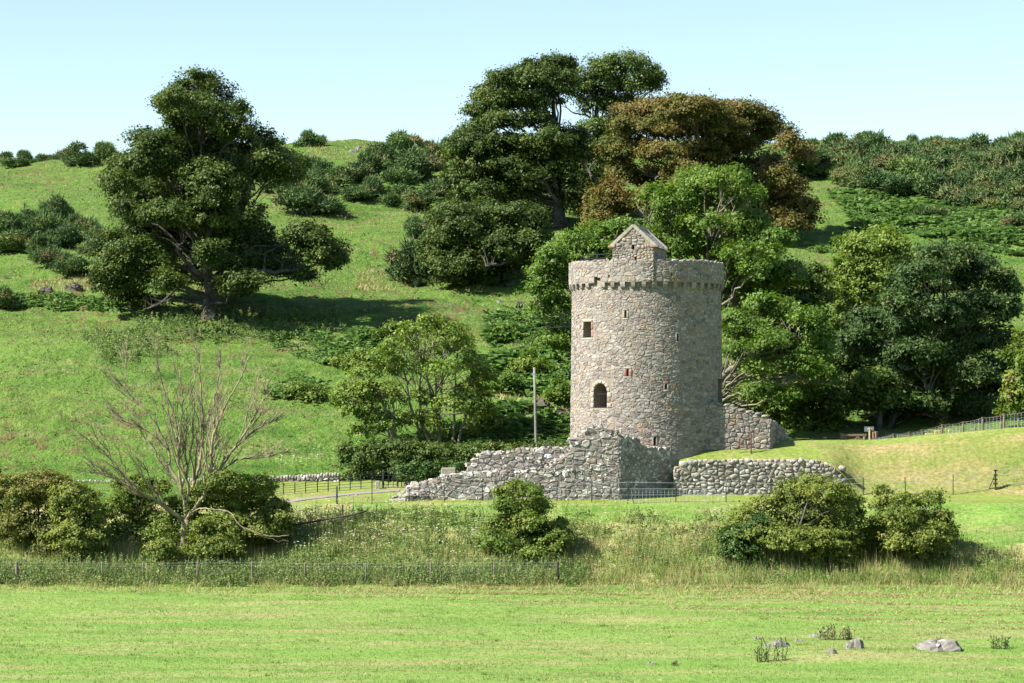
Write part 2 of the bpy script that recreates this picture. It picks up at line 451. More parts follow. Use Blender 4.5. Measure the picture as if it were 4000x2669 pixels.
MAT['earth'] = plain_mat('earth', (0.0750, 0.0562, 0.0375), 0.95, 0.1)
MAT['sandstone'] = stone_mat('red sandstone', [(0.0, (0.2363, 0.1339, 0.1024)), (1.0, (0.2992, 0.1733, 0.1339))], (0.2835, 0.1733, 0.1103), (0.3938, 0.3544, 0.3150), 0.70, 0.7)
MAT['dressed'] = stone_mat('dressed stone', [(0.0, (0.2633, 0.2356, 0.1940)), (1.0, (0.3257, 0.2980, 0.2564))], (0.3049, 0.2218, 0.1386), (0.3811, 0.3742, 0.3465), 0.68, 0.62)
MAT['slate'] = stone_mat('stone slates', [(0.0, (0.2550, 0.2774, 0.2700)), (0.5, (0.4050, 0.4274, 0.4050)), (1.0, (0.5700, 0.5776, 0.5400))], (0.5250, 0.4500, 0.3000), (0.9000, 0.9000, 0.8250), 0.60, 0.7)
MAT['dark'] = plain_mat('dark interior stone', (0.0375, 0.0338, 0.0300), 0.95, 0.1)
MAT['iron'] = plain_mat('black iron', (0.0200, 0.0210, 0.0240), 0.5, 0.4, 0.0)
MAT['rust'] = plain_mat('rusted iron', (0.0975, 0.0450, 0.0300), 0.8, 0.2)
MAT['wire'] = plain_mat('galvanised wire', (0.3600, 0.3900, 0.4200), 0.45, 0.5, 0.3)
MAT['timber'] = plain_mat('weathered timber', (0.1418, 0.1248, 0.0912), 0.85, 0.2)
MAT['timber_dark'] = plain_mat('dark timber', (0.0638, 0.0525, 0.0413), 0.85, 0.2)
MAT['timber_gate'] = plain_mat('brown gate timber', (0.1650, 0.1087, 0.0750), 0.85, 0.2)
MAT['sign'] = plain_mat('sign board back', (0.1275, 0.1500, 0.1875), 0.5, 0.4)
MAT['yellow_wood'] = plain_mat('yellowed timber', (0.3150, 0.2550, 0.1200), 0.7, 0.3)
MAT['gravel'] = plain_mat('pale gravel', (0.1950, 0.1800, 0.1613), 0.95, 0.1, 0.0, 0.3, 14)
MAT['rock'] = stone_mat('grey bedrock', [(0.0, (0.1125, 0.1013, 0.0863)), (0.5, (0.1650, 0.1537, 0.1350)), (1.0, (0.2325, 0.2213, 0.1950))], (0.1650, 0.1275, 0.0600), (0.4350, 0.4275, 0.3900), 0.6, 0.60, 3.0)

MAT['rock_dark'] = stone_mat('dark broken rock', [(0.0, (0.0525, 0.0450, 0.0375)), (1.0, (0.1125, 0.0975, 0.0825))], (0.1275, 0.0975, 0.0450), (0.2250, 0.2175, 0.1950), 0.68, 0.55, 3.0)

MAT['timber_grey'] = plain_mat('silvered pole timber', (0.17, 0.165, 0.15), 0.9, 0.15)

# ------------------------------------------------------------------ the ground, split where its surfaces change
def grid_lines(lo, hi, fine):
    a = list(np.arange(lo, hi + 1e-6, fine))
    s = fine
    while a[-1] < 1600: s *= 1.45; a.append(a[-1] + s)
    s = fine; b = [a[0]]
    while b[-1] > -1600: s *= 1.45; b.append(b[-1] - s)
    return np.array(b[:0:-1] + a)

gx = grid_lines(-70, 70, 0.55)
ya = np.concatenate([np.arange(86, 130, 1.0), np.arange(130, 144.9, 0.3), np.arange(144.9, 145.9, 0.1), np.arange(145.9, 160, 0.3), np.arange(160, 205, 0.4), np.arange(205, 240, 0.55), np.arange(240, 330, 0.85)])
s = 0.6; yb = [86.0]
while yb[-1] > -1500: s *= 1.3; yb.append(yb[-1] - s)
s = 0.7; yc = [330.0]
while yc[-1] < 2400: s *= 1.3; yc.append(yc[-1] + s)
gy = np.concatenate([yb[:0:-1], ya, yc[0:]])
gy = np.unique(gy)
XX, YY = np.meshgrid(gx, gy)
ZZ = ground(XX, YY)
hill_m = sstep(153, 160, YY) * (YY < 330) * (1 - sstep(5, 8, XX) * (YY < 170))
ZZ = ZZ + hill_m * (0.24*np.maximum(0, wob(XX, YY*1.5, 41, 2.8))*np.clip(0.6 + 0.8*wob(XX, YY, 45, 18), 0.1, 1.6) + 0.26*np.maximum(0, wob(XX, YY, 42, 4.5) - 0.3)*np.maximum(0, wob(XX, YY, 43, 1.7)))
ZZ = ZZ + hill_m * 0.5*np.maximum(0, wob(XX, YY*1.4, 44, 2.2) - 0.5) * sstep(-14, -24, XX) * sstep(185, 172, YY)
fine_n = np.random.RandomState(4).uniform(-1, 1, ZZ.shape)
ZZ = ZZ + fine_n * np.where(YY > 156, 0.085, np.where((YY > 132) & (YY < 142), 0.05, 0.012)) * (YY < 330) * (YY > 86)
nx, ny = len(gx), len(gy)
ii, jj = np.meshgrid(np.arange(ny - 1), np.arange(nx - 1), indexing='ij')
Q = np.stack([ii*nx + jj, ii*nx + jj + 1, (ii+1)*nx + jj + 1, (ii+1)*nx + jj], -1)
xc = 0.25*(XX[:-1,:-1] + XX[1:,1:] + XX[:-1,1:] + XX[1:,:-1]); yc_ = 0.25*(YY[:-1,:-1] + YY[1:,1:] + YY[:-1,1:] + YY[1:,:-1])
edge = 0.6 * wob(xc, yc_, 21, 7)
reg = np.zeros(xc.shape, int)                                   # 0 field
reg[yc_ > 131.3 + 0.4*edge] = 1                                   # rough bank
reg[(yc_ > 139.6 + 0.8*edge) & (xc > -9)] = 5
reg[(yc_ > 136.5 + 0.8*edge) & (xc > 24)] = 5
reg[(yc_ > 142.3 + 0.35*edge) & (xc > -14)] = 2                    # mown lawn
reg[(yc_ > 152.8) & (xc < 7)] = 4                                 # hillside
reg[(yc_ > 142.3) & (xc <= -14)] = 4
reg[(yc_ > 152.5 + 0.5*edge) & (xc >= 7)] = 4
slope_m = (xc > 17.8 + edge) & (yc_ > 145.2) & (yc_ < 149.2 + 0.3*edge)
reg[slope_m] = 3                                                   # scorched face of the mound
GV = np.stack([XX, YY, ZZ], -1).reshape(-1, 3)
for k, (nm, mt) in enumerate((('field', 'field'), ('rough_bank', 'bank'), ('lawn', 'lawn'), ('mound', 'mound'), ('hillside', 'hill'), ('verge', 'field'))):
    q = Q[reg == k]
    u, inv = np.unique(q.ravel(), return_inverse=True)
    mk(nm, GV[u], inv.reshape(-1, 4), MAT[mt], None, True, None, 'structure')

# gravel path at the iron gate
P = [G(x, y) for x, y in ((1040, 1972), (1110, 1962), (1200, 1950), (1290, 1940), (1380, 1931), (1450, 1926), (1560, 1917))]
P = np.array(P)
V = []
for i, p in enumerate(P):
    for s_ in (-0.45, -0.15, 0.15, 0.45):
        y = p[1] + s_
        V.append((p[0], y, gz(p[0], y) + 0.03))
f = []
for i in range(len(P) - 1):
    for j in range(3):
        a = i*4 + j; f.append((a, a+4, a+5, a+1))
mk('path', V, np.array(f), MAT['gravel'], None, True, None, 'structure')

# ------------------------------------------------------------------ rubble masonry
def vor_cells(Pts, k=18):
    n = len(Pts)
    d = ((Pts[:, None, :] - Pts[None, :, :])**2).sum(-1).astype(np.float32) if n < 1500 else None
    cells = []
    kk = min(k + 1, n)
    for i in range(n):
        di = d[i] if d is not None else ((Pts - Pts[i])**2).sum(1)
        nb = np.argpartition(di, kk - 1)[:kk]
        nb = nb[np.argsort(di[nb])][1:]
        cx_, cy_ = Pts[i]
        poly = [(cx_-1.3, cy_-1.1), (cx_+1.3, cy_-1.1), (cx_+1.3, cy_+1.1), (cx_-1.3, cy_+1.1)]
        for j in nb:
            mx, my = (Pts[j][0] + cx_)*0.5, (Pts[j][1] + cy_)*0.5
            poly = clip(poly, mx, my, Pts[j][0] - cx_, Pts[j][1] - cy_)
            if len(poly) < 3: break
        cells.append(poly)
    return cells

def clip(poly, mx, my, nx_, ny_):
    """keep the side of the line through (mx,my) away from the normal"""
    out = []
    m = len(poly)
    s0 = [(p[0]-mx)*nx_ + (p[1]-my)*ny_ for p in poly]
    if max(s0) <= 0: return poly
    for a in range(m):
        b = (a + 1) % m
        pa, pb, sa, sb = poly[a], poly[b], s0[a], s0[b]
        if sa <= 0: out.append(pa)
        if sa * sb < 0:
            t = sa / (sa - sb)
            out.append((pa[0] + t*(pb[0]-pa[0]), pa[1] + t*(pb[1]-pa[1])))
    return out

def rubble(u0, u1, v0, v1, sw, sh, seed, holes=(), top=None, bottom=None, jit=0.4):
    """irregular coursed stones as polygons in wall metres"""
    rng = np.random.RandomState(seed)
    pts = []
    v = v0
    while v < v1 + sh:
        h = sh * rng.uniform(0.55, 1.6)
        u = u0 + rng.uniform(-1, 0) * sw
        while u < u1 + sw:
            w = sw * rng.choice([0.45, 0.75, 1.0, 1.4, 1.9], p=[.24, .24, .24, .18, .10]) * (0.6 + 0.4*h/sh)
            vm = v + h*0.5 + rng.uniform(-jit, jit)*h
            if rng.rand() < 0.28:                                # two thin stones one above the other
                pts.append((u + w*0.5, v + h*0.22)); pts.append((u + w*0.5 + rng.uniform(-.1, .1)*w, v + h*0.78))
            else:
                pts.append((u + w*0.5, vm))
            u += w
        v += h
    pts = np.array(pts)
    if top is not None:
        pts = pts[pts[:, 1] < top(pts[:, 0]) + sh*1.2]
    sc_ = np.array([sw, sh])
    cells = vor_cells(pts / sc_)
    out = []
    for p, poly in zip(pts, cells):
        poly = [(a*sw, b*sh) for a, b in poly]
        if len(poly) < 3: continue
        bad = False
        for (a0, a1, b0, b1) in holes:
            xs = [q[0] for q in poly]; ys = [q[1] for q in poly]
            if max(xs) <= a0 or min(xs) >= a1 or max(ys) <= b0 or min(ys) >= b1: continue
            dx = max(a0 - p[0], p[0] - a1); dy = max(b0 - p[1], p[1] - b1)
            if max(dx, dy) < 0: bad = True; break
            if dx / sw > dy / sh:
                poly = clip(poly, a0, 0, 1, 0) if p[0] < a0 else clip(poly, a1, 0, -1, 0)
            else:
                poly = clip(poly, 0, b0, 0, 1) if p[1] < b0 else clip(poly, 0, b1, 0, -1)
            if len(poly) < 3: bad = True; break
        if bad: continue
        for c in ((u0, 0, -1, 0), (u1, 0, 1, 0), (0, v0, 0, -1)):
            poly = clip(poly, *c)
            if len(poly) < 3: break
        if len(poly) < 3: continue
        c = np.mean(poly, axis=0)
        if top is not None and c[1] > float(top(c[0])) + rng.uniform(-0.05, 0.03): continue
        if top is None and c[1] > v1: continue
        if bottom is not None and c[1] < float(bottom(c[0])): continue
        out.append(np.array(poly))
    return out

def stone_from_poly(poly, mapper, rng, joint=0.011, bulge=0.05, depth=0.05, rnd=0.15, rough=0.016):
    """a laid stone: outline rounded off, back sunk in the joint, face swelling out"""
    c = poly.mean(0)
    d = np.linalg.norm(poly - c, axis=1)
    q = c + (poly - c) * np.clip(1 - joint / np.maximum(d, 1e-3), 0.35, 1)[:, None]
    if len(q) > 6:                                                # drop the shortest edges
        while len(q) > 6:
            e = np.linalg.norm(np.roll(q, -1, 0) - q, axis=1); i = int(np.argmin(e))
            q[i] = (q[i] + q[(i+1) % len(q)]) * 0.5
            q = np.delete(q, (i+1) % len(q), 0)
    nx_ = np.roll(q, -1, 0)
    q = np.stack([q*(1-rnd) + nx_*rnd, q*rnd + nx_*(1-rnd)], 1).reshape(-1, 2)
    if len(q) > 8: q = q[np.sort(rng.choice(len(q), 8, replace=False))]
    n = len(q)
    sz = math.sqrt(abs(area2(q)))
    b = bulge * (0.55 + 0.45*min(sz/0.3, 1.6)) * rng.uniform(0.6, 1.35)
    tilt = rng.uniform(-0.25, 0.25, 2) * b / max(sz, 0.08)
    rings = []
    for s_, h in ((1.0, -depth), (0.955, b*0.5), (0.74, b*0.96)):
        p = c + (q - c)*s_
        hh = h + (0 if h < 0 else 1) * ((p - c) @ tilt + rng.uniform(-rough, rough, n))
        rings.append(np.column_stack([p, hh]))
    cen = np.array([[c[0], c[1], b*1.02]])
    L = np.concatenate(rings + [cen])
    V = mapper(L)
    j = np.arange(n); k = (j+1) % n
    f4 = np.concatenate([np.stack([j + r_*n, k + r_*n, k + (r_+1)*n, j + (r_+1)*n], -1) for r_ in (0, 1)])
    f3 = np.stack([2*n + j, 2*n + k, np.full(n, 3*n)], -1)
    return V, f4, f3, sz

def area2(q):
    x, y = q[:, 0], q[:, 1]
    return 0.5 * float(np.sum(x*np.roll(y, -1) - y*np.roll(x, -1)))

def lay(polys, mapper, mat, parent, seed, limit, seen=None, name='stone', store=None, **kw):
    """build the stones; the ones that show largest become parts, the rest is appended to a joined store"""
    rng = np.random.RandomState(seed)
    built = []
    for p in polys:
        if len(p) < 3 or abs(area2(p)) < 0.004: continue
        V, f4, f3, sz = stone_from_poly(p, mapper, rng, **kw)
        vis = sz if seen is None else sz * seen(p.mean(0))
        built.append((vis, V, f4, f3, rng.rand()))
    built.sort(key=lambda t: -t[0])
    for vis, V, f4, f3, t in built[:limit]:
        mk(name, V, [f4, f3], mat, parent, name != 'stone' or mat.name == 'field boulders', {'tone': np.full(len(V), t)})
    for vis, V, f4, f3, t in built[limit:]:
        store.add(V, f4, f3, t)

def boulder(rng, size, c, rot=None, rough=0.16, pw=0.55):
    """a loose stone: rounded block of 24 quads"""
    g = []
    lin = np.array([-1, 0, 1.0])
    key = {}; V = []; f = []
    def vid(p):
        k = tuple(p)
        if k not in key: key[k] = len(V); V.append(p)
        return key[k]
    for a in range(3):
        for s_ in (-1, 1):
            for i in range(2):
                for j in range(2):
                    q = []
                    for di, dj in ((0,0),(1,0),(1,1),(0,1)):
                        p = [0,0,0]; p[a] = s_; p[(a+1)%3] = lin[i+di]; p[(a+2)%3] = lin[j+dj]
                        q.append(vid(tuple(float(x) for x in p)))
                    f.append(q if s_ > 0 else q[::-1])
    V = np.array(V)
    V = V / np.linalg.norm(V, axis=1)[:, None]**pw
    V = V * (1 + rng.uniform(-rough, rough, (len(V), 1))) + rng.uniform(-rough, rough, V.shape)*0.5
    V = V * np.array(size) * 0.5
    a = rng.uniform(0, 6.28) if rot is None else rot
    ca, sa = math.cos(a), math.sin(a)
    V = V @ np.array([[ca, -sa, 0], [sa, ca, 0], [0, 0, 1]]).T
    t = rng.uniform(-0.25, 0.25)
    ct, st_ = math.cos(t), math.sin(t)
    V = V @ np.array([[ct, 0, st_], [0, 1, 0], [-st_, 0, ct]]).T
    return V + np.array(c), np.array(f)

def core_wall(us, bot, top, org, dirv, nrm, thick, name, mat, parent):
    """solid wall body under the stones"""
    us = np.asarray(us); n = len(us)
    B = np.array([float(bot(u)) for u in us]); T = np.maximum(np.array([float(top(u)) for u in us]), B + 0.05)
    o = np.asarray(org, float); d = np.asarray(dirv, float); nn = np.asarray(nrm, float)
    rows = []
    for back in (0, 1):
        for z in (B, T):
            P_ = o[None, :] + us[:, None]*d[None, :] - back*thick*nn[None, :]
            P_ = P_.copy(); P_[:, 2] = z
            rows.append(P_)
    V = np.concatenate(rows)
    i = np.arange(n - 1)
    fb, ft, bb, bt = 0, n, 2*n, 3*n
    f = np.concatenate([np.stack([fb+i, fb+i+1, ft+i+1, ft+i], -1), np.stack([bb+i+1, bb+i, bt+i, bt+i+1], -1),
                        np.stack([ft+i, ft+i+1, bt+i+1, bt+i], -1), np.stack([bb+i, bb+i+1, fb+i+1, fb+i], -1),
                        np.array([[fb, ft, bt, bb], [fb+n-1, bb+n-1, bt+n-1, ft+n-1]])])
    return mk(name, V, f, mat, parent, False, {'tone': np.full(len(V), 0.5)})

def plane_map(org, dirv, nrm):
    o = np.asarray(org, float); d = np.asarray(dirv, float); nn = np.asarray(nrm, float)
    def f(L):
        P_ = o + L[:, :1]*d + L[:, 2:3]*nn
        P_[:, 2] += L[:, 1]
        return P_
    return f

def interp(pts):
    xs = np.array([p[0] for p in pts]); ys = np.array([p[1] for p in pts])
    return lambda u: np.interp(u, xs, ys)

# ------------------------------------------------------------------ the round tower
TC = np.array([8.06, 151.0]); R0, R1 = 4.56, 4.44; ZB, ZT = -5.0, 6.9; RP = 4.63; ZP = 8.36
def rad(z):
    return R0 + (R1 - R0) * (z + 3.4) / 10.3
def tuv(px, py, r=None):
    D = 147.0; th = 0.0; rr = r or 4.5
    for _ in range(6):
        x = (px - CX)/F*D - TC[0]
        th = math.asin(max(-0.999, min(0.999, x/rr)))
        D = TC[1] - rr*math.cos(th)
    return th*4.5, (HY - py)/F*D
def tmap(L, rf=rad):
    th = L[:, 0]/4.5; z = L[:, 1]
    rr = rf(z) + L[:, 2]
    return np.column_stack([TC[0] + rr*np.sin(th), TC[1] - rr*np.cos(th), z])
def pmap(L):
    return tmap(L, lambda z: RP + 0*z)

tower = thing('tower', 'round grey rubble stone tower with corbelled parapet and gabled cap house', 'tower', (TC[0], TC[1], -3.3))
def rect(x0, x1, y0, y1, r=None):
    a = tuv(x0, y1, r); b = tuv(x1, y0, r)
    return (a[0], b[0], a[1], b[1])
winA = rect(2277, 2308, 1258, 1320); slitB = rect(2439, 2447, 1213, 1243); slitC = rect(2645, 2651, 1306, 1332)
slitD = rect(2448, 2456, 1441, 1471); slitE = rect(2598, 2606, 1501, 1523); slitF = rect(2554, 2562, 1708, 1742)
arch = rect(2320, 2372, 1497, 1594); door = rect(2802, 2821, 1481, 1580)
door = (door[0], door[1] - 0.05, door[2], door[3])
sq = rect(2326, 2351, 1087, 1108); holeG = rect(2376, 2382, 1074, 1084, RP); holeH = rect(2621, 2627, 1067, 1077, RP); holeI = rect(2734, 2738, 1068, 1078, RP)

def cyl(name, r_of, zs, mat, n=144, inner=None):
    """solid or ring-shaped drum"""
    th = np.arange(n)*2*np.pi/n
    rings = [np.column_stack([TC[0] + r_of(z)*np.sin(th), TC[1] - r_of(z)*np.cos(th), np.full(n, z)]) for z in zs]
    m = len(zs); j = np.arange(n); k = (j+1) % n
    f4 = [np.stack([i*n+j, i*n+k, (i+1)*n+k, (i+1)*n+j], -1) for i in range(m-1)]
    if inner is None:
        V = np.concatenate(rings + [np.array([[TC[0], TC[1], zs[0]], [TC[0], TC[1], zs[-1]]])])
        f3 = np.concatenate([np.stack([np.full(n, m*n), k, j], -1), np.stack([np.full(n, m*n+1), (m-1)*n+j, (m-1)*n+k], -1)])
        return mk(name, V, [np.concatenate(f4), f3], mat, tower, False, {'tone': np.full(len(V), 0.5)})
    ri = [np.column_stack([TC[0] + inner*np.sin(th), TC[1] - inner*np.cos(th), np.full(n, z)]) for z in (zs[0], zs[-1])]
    V = np.concatenate(rings + ri); a, b = m*n, (m+1)*n
    f4 += [np.stack([a+k, a+j, b+j, b+k], -1), np.stack([(m-1)*n+j, (m-1)*n+k, b+k, b+j], -1), np.stack([k, j, a+j, a+k], -1)]
    return mk(name, V, np.concatenate(f4), mat, tower, False, {'tone': np.full(len(V), 0.5)})

def cutter(rects, archs, depth, r):
    mb = MB()
    def blk(prof):
        n = len(prof)
        u = np.mean([p[0] for p in prof]); th = u/4.5
        nn = np.array([math.sin(th), -math.cos(th), 0]); tt = np.array([math.cos(th), math.sin(th), 0])
        V = []
        for dd in (0.4, -depth):
            for (a, b) in prof:
                du = (a - u)
                V.append(np.array([TC[0], TC[1], b]) + nn*(r + dd - 0.0) + tt*du)
        f = [[i, (i+1) % n, n + (i+1) % n, n + i] for i in range(n)]
        c = len(V)
        V += [np.mean(V[:n], 0), np.mean(V[n:], 0)]
        f3 = [[c, (i+1) % n, i] for i in range(n)] + [[c+1, n+i, n+(i+1) % n] for i in range(n)]
        mb.add(V, f, f3)
    for (a, b, c, d) in rects: blk([(a, c), (b, c), (b, d), (a, d)])
    for (a, b, c, d) in archs:
        m = (a+b)/2; w = (b-a)/2; sp = d - w*1.05
        blk([(a, c), (b, c)] + [(m + w*math.cos(t), sp + (d-sp)*math.sin(t)) for t in np.linspace(0, math.pi, 11)])
    return mb

def fix_normals(me):
    bm = bmesh.new(); bm.from_mesh(me)
    bmesh.ops.recalc_face_normals(bm, faces=bm.faces)
    bm.to_mesh(me); bm.free()

def carve(o, mb):
    c = mb.build('cut', None, tower)
    fix_normals(c.data); fix_normals(o.data)
    md = o.modifiers.new('b', 'BOOLEAN'); md.operation = 'DIFFERENCE'; md.object = c; md.solver = 'EXACT'
    dg = bpy.context.evaluated_depsgraph_get()
    me = bpy.data.meshes.new_from_object(o.evaluated_get(dg))
    o.modifiers.clear()
    old = o.data; o.data = me; me.name = o.name
    bpy.data.meshes.remove(old)
    cm = c.data
    bpy.data.objects.remove(c); bpy.data.meshes.remove(cm)

body = cyl('wall', rad, [ZB, -3, 0, 3, 5, ZT + 0.02, ZT + 0.4], MAT['mortar'])
carve(body, cutter([winA, slitB, slitC, slitD, slitE, slitF, door], [arch], 2.6, 4.5))
par = cyl('parapet', lambda z: RP, [ZT + 0.22, 7.6, ZP], MAT['mortar'], 144, 4.12)
carve(par, cutter([(holeG[0], holeG[1], holeG[2], holeG[3]), holeH, holeI, (sq[0], sq[1], sq[2] + 0.02, sq[3] + 0.3)], [], 0.9, RP))
tw_store = MB()
def seen_t(c): return max(0.05, math.cos(c[0]/4.5))
sur = lambda h, j=0.2, l=0.16, s_=0.14: (h[0]-j, h[1]+j, h[2]-s_, h[3]+l)
holes_t = [sur(winA, 0.17, 0.2, 0.14), sur(slitB, .12, .1, .1), sur(slitC, .1, .1, .1), sur(slitD, .2, .12, .1), sur(slitE, .1, .15, .1), sur(slitF, .12, .2, .1), sur(arch, 0.28, 0.25, 0.02), sur(door, .1, .1, .0)]
UM = 4.5*R(112)
polys = rubble(-UM, UM, ZB + 0.9, ZT + 0.12, 0.31, 0.205, 5, holes_t)
lay(polys, tmap, MAT['stone_tower'], tower, 31, 235, seen_t, 'stone', tw_store, bulge=0.024, rough=0.018, joint=0.007)
polys = rubble(-UM, UM, ZT + 0.24, ZP + 0.02, 0.31, 0.22, 6, [sq, holeG, holeH, holeI])
lay(polys, pmap, MAT['stone_tower'], tower, 32, 65, seen_t, 'stone', tw_store, bulge=0.024, rough=0.018, joint=0.007)
tw_store.build('small_stone', MAT['stone_tower'], tower, False, 'stuff')

def dressed(u0, u1, v0, v1, name, mat, seed, mapper=tmap, bulge=0.02, joint=0.006, quad=None):
    rng = np.random.RandomState(seed)
    p = np.array(quad) if quad is not None else np.array([(u0, v0), (u1, v0), (u1, v1), (u0, v1)])
    V, f4, f3, sz = stone_from_poly(p, mapper, rng, joint, bulge + 0.02, 0.05, 0.1, 0.006)
    mk(name, V, [f4, f3], mat, tower, True, {'tone': np.full(len(V), rng.rand())})

def dress(h, j, l, s_, mat_l, mat_r, mat_t, seed, nj=2):
    a, b, c, d = h
    for i in range(nj):
        z0 = c + (d-c)*i/nj; z1 = c + (d-c)*(i+1)/nj
        dressed(a - j, a, z0, z1, 'jamb_stone', mat_l, seed + i); dressed(b, b + j, z0, z1, 'jamb_stone', mat_r, seed + 10 + i)
    dressed(a - j, b + j, d, d + l, 'lintel', mat_t, seed + 20)
    dressed(a - j, b + j, c - s_, c, 'sill', MAT['dressed'], seed + 21)
DS, SS, ST = MAT['dressed'], MAT['sandstone'], MAT['stone_tower']
dress(winA, 0.17, 0.2, 0.14, DS, SS, DS, 100)
dress(slitB, .12, .1, .1, DS, DS, ST, 130, 1)
dress(slitC, .1, .1, .1, ST, ST, ST, 160, 1)
dress(slitD, .2, .12, .1, SS, SS, DS, 190, 1)
dress(slitE, .1, .15, .1, ST, ST, SS, 220, 1)
dress(slitF, .12, .2, .1, ST, ST, ST, 250, 1)
a, b, c, d = arch
am, aw = (a+b)/2, (b-a)/2; sp = d - aw*1.05
for i in range(3):
    z0 = c + (sp-c)*i/3; z1 = c + (sp-c)*(i+1)/3
    w = 0.28 if i % 2 == 0 else 0.2
    dressed(a - w, a, z0, z1, 'jamb_stone', DS, 300+i); dressed(b, b + w + 0.03, z0, z1, 'jamb_stone', SS if i == 1 else DS, 310+i)
tt = np.linspace(0, math.pi, 8)
for i in range(7):
    q = []
    for (t, k) in ((tt[i], 0), (tt[i], 1), (tt[i+1], 1), (tt[i+1], 0)):
        ra, rb = aw + 0.2*k, (d - sp) + 0.2*k
        q.append((am + ra*math.cos(t), sp + rb*math.sin(t)))
    dressed(0, 0, 0, 0, 'voussoir', DS, 330+i, quad=q)
# iron bars in the arched window
for i in range(5):
    u = a + (b-a)*(i+0.9)/5.6
    L = np.array([[u, c, -0.14], [u, c + (d-c)*(0.68 if i < 4 else 0.6), -0.14]])
    V, f4, f3 = tube_arrays(tmap(L), 0.016, 5)
    mk('window_bar', V, [f4, f3], MAT['iron'], tower)
for v_ in (0.03, 0.56):
    L = np.array([[u, c + (d-c)*v_, -0.14] for u in np.linspace(a + 0.02, b - 0.02, 5)])
    V, f4, f3 = tube_arrays(tmap(L), 0.016, 5)
    mk('window_bar', V, [f4, f3], MAT['iron'], tower)
# door leaf planks in the doorway on the shaded flank
for i in range(4):
    u0, u1 = door[0] + (door[1]-door[0])*i/4 + 0.01, door[0] + (door[1]-door[0])*(i+1)/4 - 0.01
    L = np.array([[u, v_, h] for h in (-0.32, -0.28) for v_ in (door[2], door[3]) for u in (u0, u1)])
    mk('door_plank', tmap(L), np.array([[0,1,3,2],[4,6,7,5],[0,2,6,4],[1,5,7,3],[2,3,7,6],[0,4,5,1]]), MAT['timber_dark'], tower)
dressed(door[0]-0.1, door[1]+0.1, door[3], door[3]+0.1, 'lintel', DS, 360)
dressed(door[0]-0.1, door[0], door[2], door[3], 'jamb_stone', ST, 361)
# corbels
rng = np.random.RandomState(77)
for i in range(46):
    th = i*2*np.pi/46 + 0.05
    thd = (th + np.pi) % (2*np.pi) - np.pi
    if abs(thd) > R(125) or (sq[0]-0.05 < thd*4.5 < sq[1]+0.05): continue
    w, h = 0.25*rng.uniform(0.85, 1.15), 0.34*rng.uniform(0.9, 1.15)
    nn = np.array([math.sin(th), -math.cos(th), 0]); t_ = np.array([math.cos(th), math.sin(th), 0])
    prof_ = [(-0.1, -h), (0.08, -h*0.98), (0.16, -h*0.72), (0.2, -h*0.3), (0.2, 0.03), (-0.1, 0.03)]
    V = []
    for s_ in (-0.5, 0.5):
        for (o_, z) in prof_:
            V.append(np.array([TC[0], TC[1], ZT + 0.22 + z]) + nn*(rad(ZT) + o_ + rng.uniform(-.008, .008)) + t_*s_*w)
    n = len(prof_)
    f4 = [[i_, (i_+1) % n, n + (i_+1) % n, n + i_] for i_ in range(n)]
    f4 += [[0, 3, 2, 1], [0, 5, 4, 3], [n, n+1, n+2, n+3], [n, n+3, n+4, n+5]]
    mk('corbel', V, np.array(f4)[:, ::-1], MAT['stone_tower'] if rng.rand() < 0.93 else MAT['sandstone'], tower, False, {'tone': np.full(len(V), rng.uniform(0.05, 0.7))})
# string of bed stones over the corbels, and the cope stones on the parapet
for th in np.arange(R(-125), R(125), 0.105):
    w = 0.42*rng.uniform(0.75, 1.1)
    c_ = np.array([TC[0] + 4.36*math.sin(th), TC[1] - 4.36*math.cos(th), ZP + 0.035 + rng.uniform(-.02, .035)])
    if -2.1 < th*4.5 < 0.35: continue
    if TC[0] + 4.36*math.sin(th) > 12.0 and rng.rand() < 0.3: c_[2] -= 0.05
    V, f = boulder(rng, (w, 0.5, 0.15), c_, th, 0.1)
    mk('cope_stone', V, f, MAT['stone_tower'], tower, True, {'tone': np.full(len(V), rng.uniform(0.1, 0.8))})
# parapet walk railing
th = np.linspace(R(-118), R(-22), 14)
for zz in (8.62, 8.85):
    V, f4, f3 = tube_arrays(np.column_stack([TC[0] + 3.9*np.sin(th), TC[1] - 3.9*np.cos(th) + 0.25, np.full(14, zz)]), 0.022, 5)
    mk('railing_bar', V, [f4, f3], MAT['iron'], tower)
for t in th[::3]:
    V, f4, f3 = tube_arrays([(TC[0] + 3.9*math.sin(t), TC[1] - 3.9*math.cos(t) + .25, 7.3), (TC[0] + 3.9*math.sin(t), TC[1] - 3.9*math.cos(t) + .25, 8.87)], 0.025, 5)
    mk('railing_post', V, [f4, f3], MAT['iron'], tower)

# the gabled cap house
PHI = R(14.5)
cd = np.array([math.cos(PHI), -math.sin(PHI), 0]); cn = np.array([-math.sin(PHI), -math.cos(PHI), 0])   # along the gable, out of the gable
gc = np.array([(2473 - CX)/F*146.6, 146.60, 0.0]); HW, LEN = 1.22, 3.6
ZE, ZA, ZC = 9.22, 10.33, ZT + 0.3
def hp(u, d_, z): return gc + cd*u - cn*d_ + np.array([0, 0, z])
sl = (ZA - ZE)/HW
Vh = [hp(-HW, 0, ZC), hp(HW, 0, ZC), hp(HW, 0, ZE), hp(0, 0, ZA), hp(-HW, 0, ZE), hp(-HW, LEN, ZC), hp(HW, LEN, ZC), hp(HW, LEN, ZE), hp(0, LEN, ZA), hp(-HW, LEN, ZE)]
fh3 = [[2, 3, 4], [7, 9, 8]]
fh4 = [[0, 1, 2, 4], [1, 6, 7, 2], [6, 5, 9, 7], [5, 0, 4, 9], [2, 7, 8, 3], [4, 3, 8, 9]]
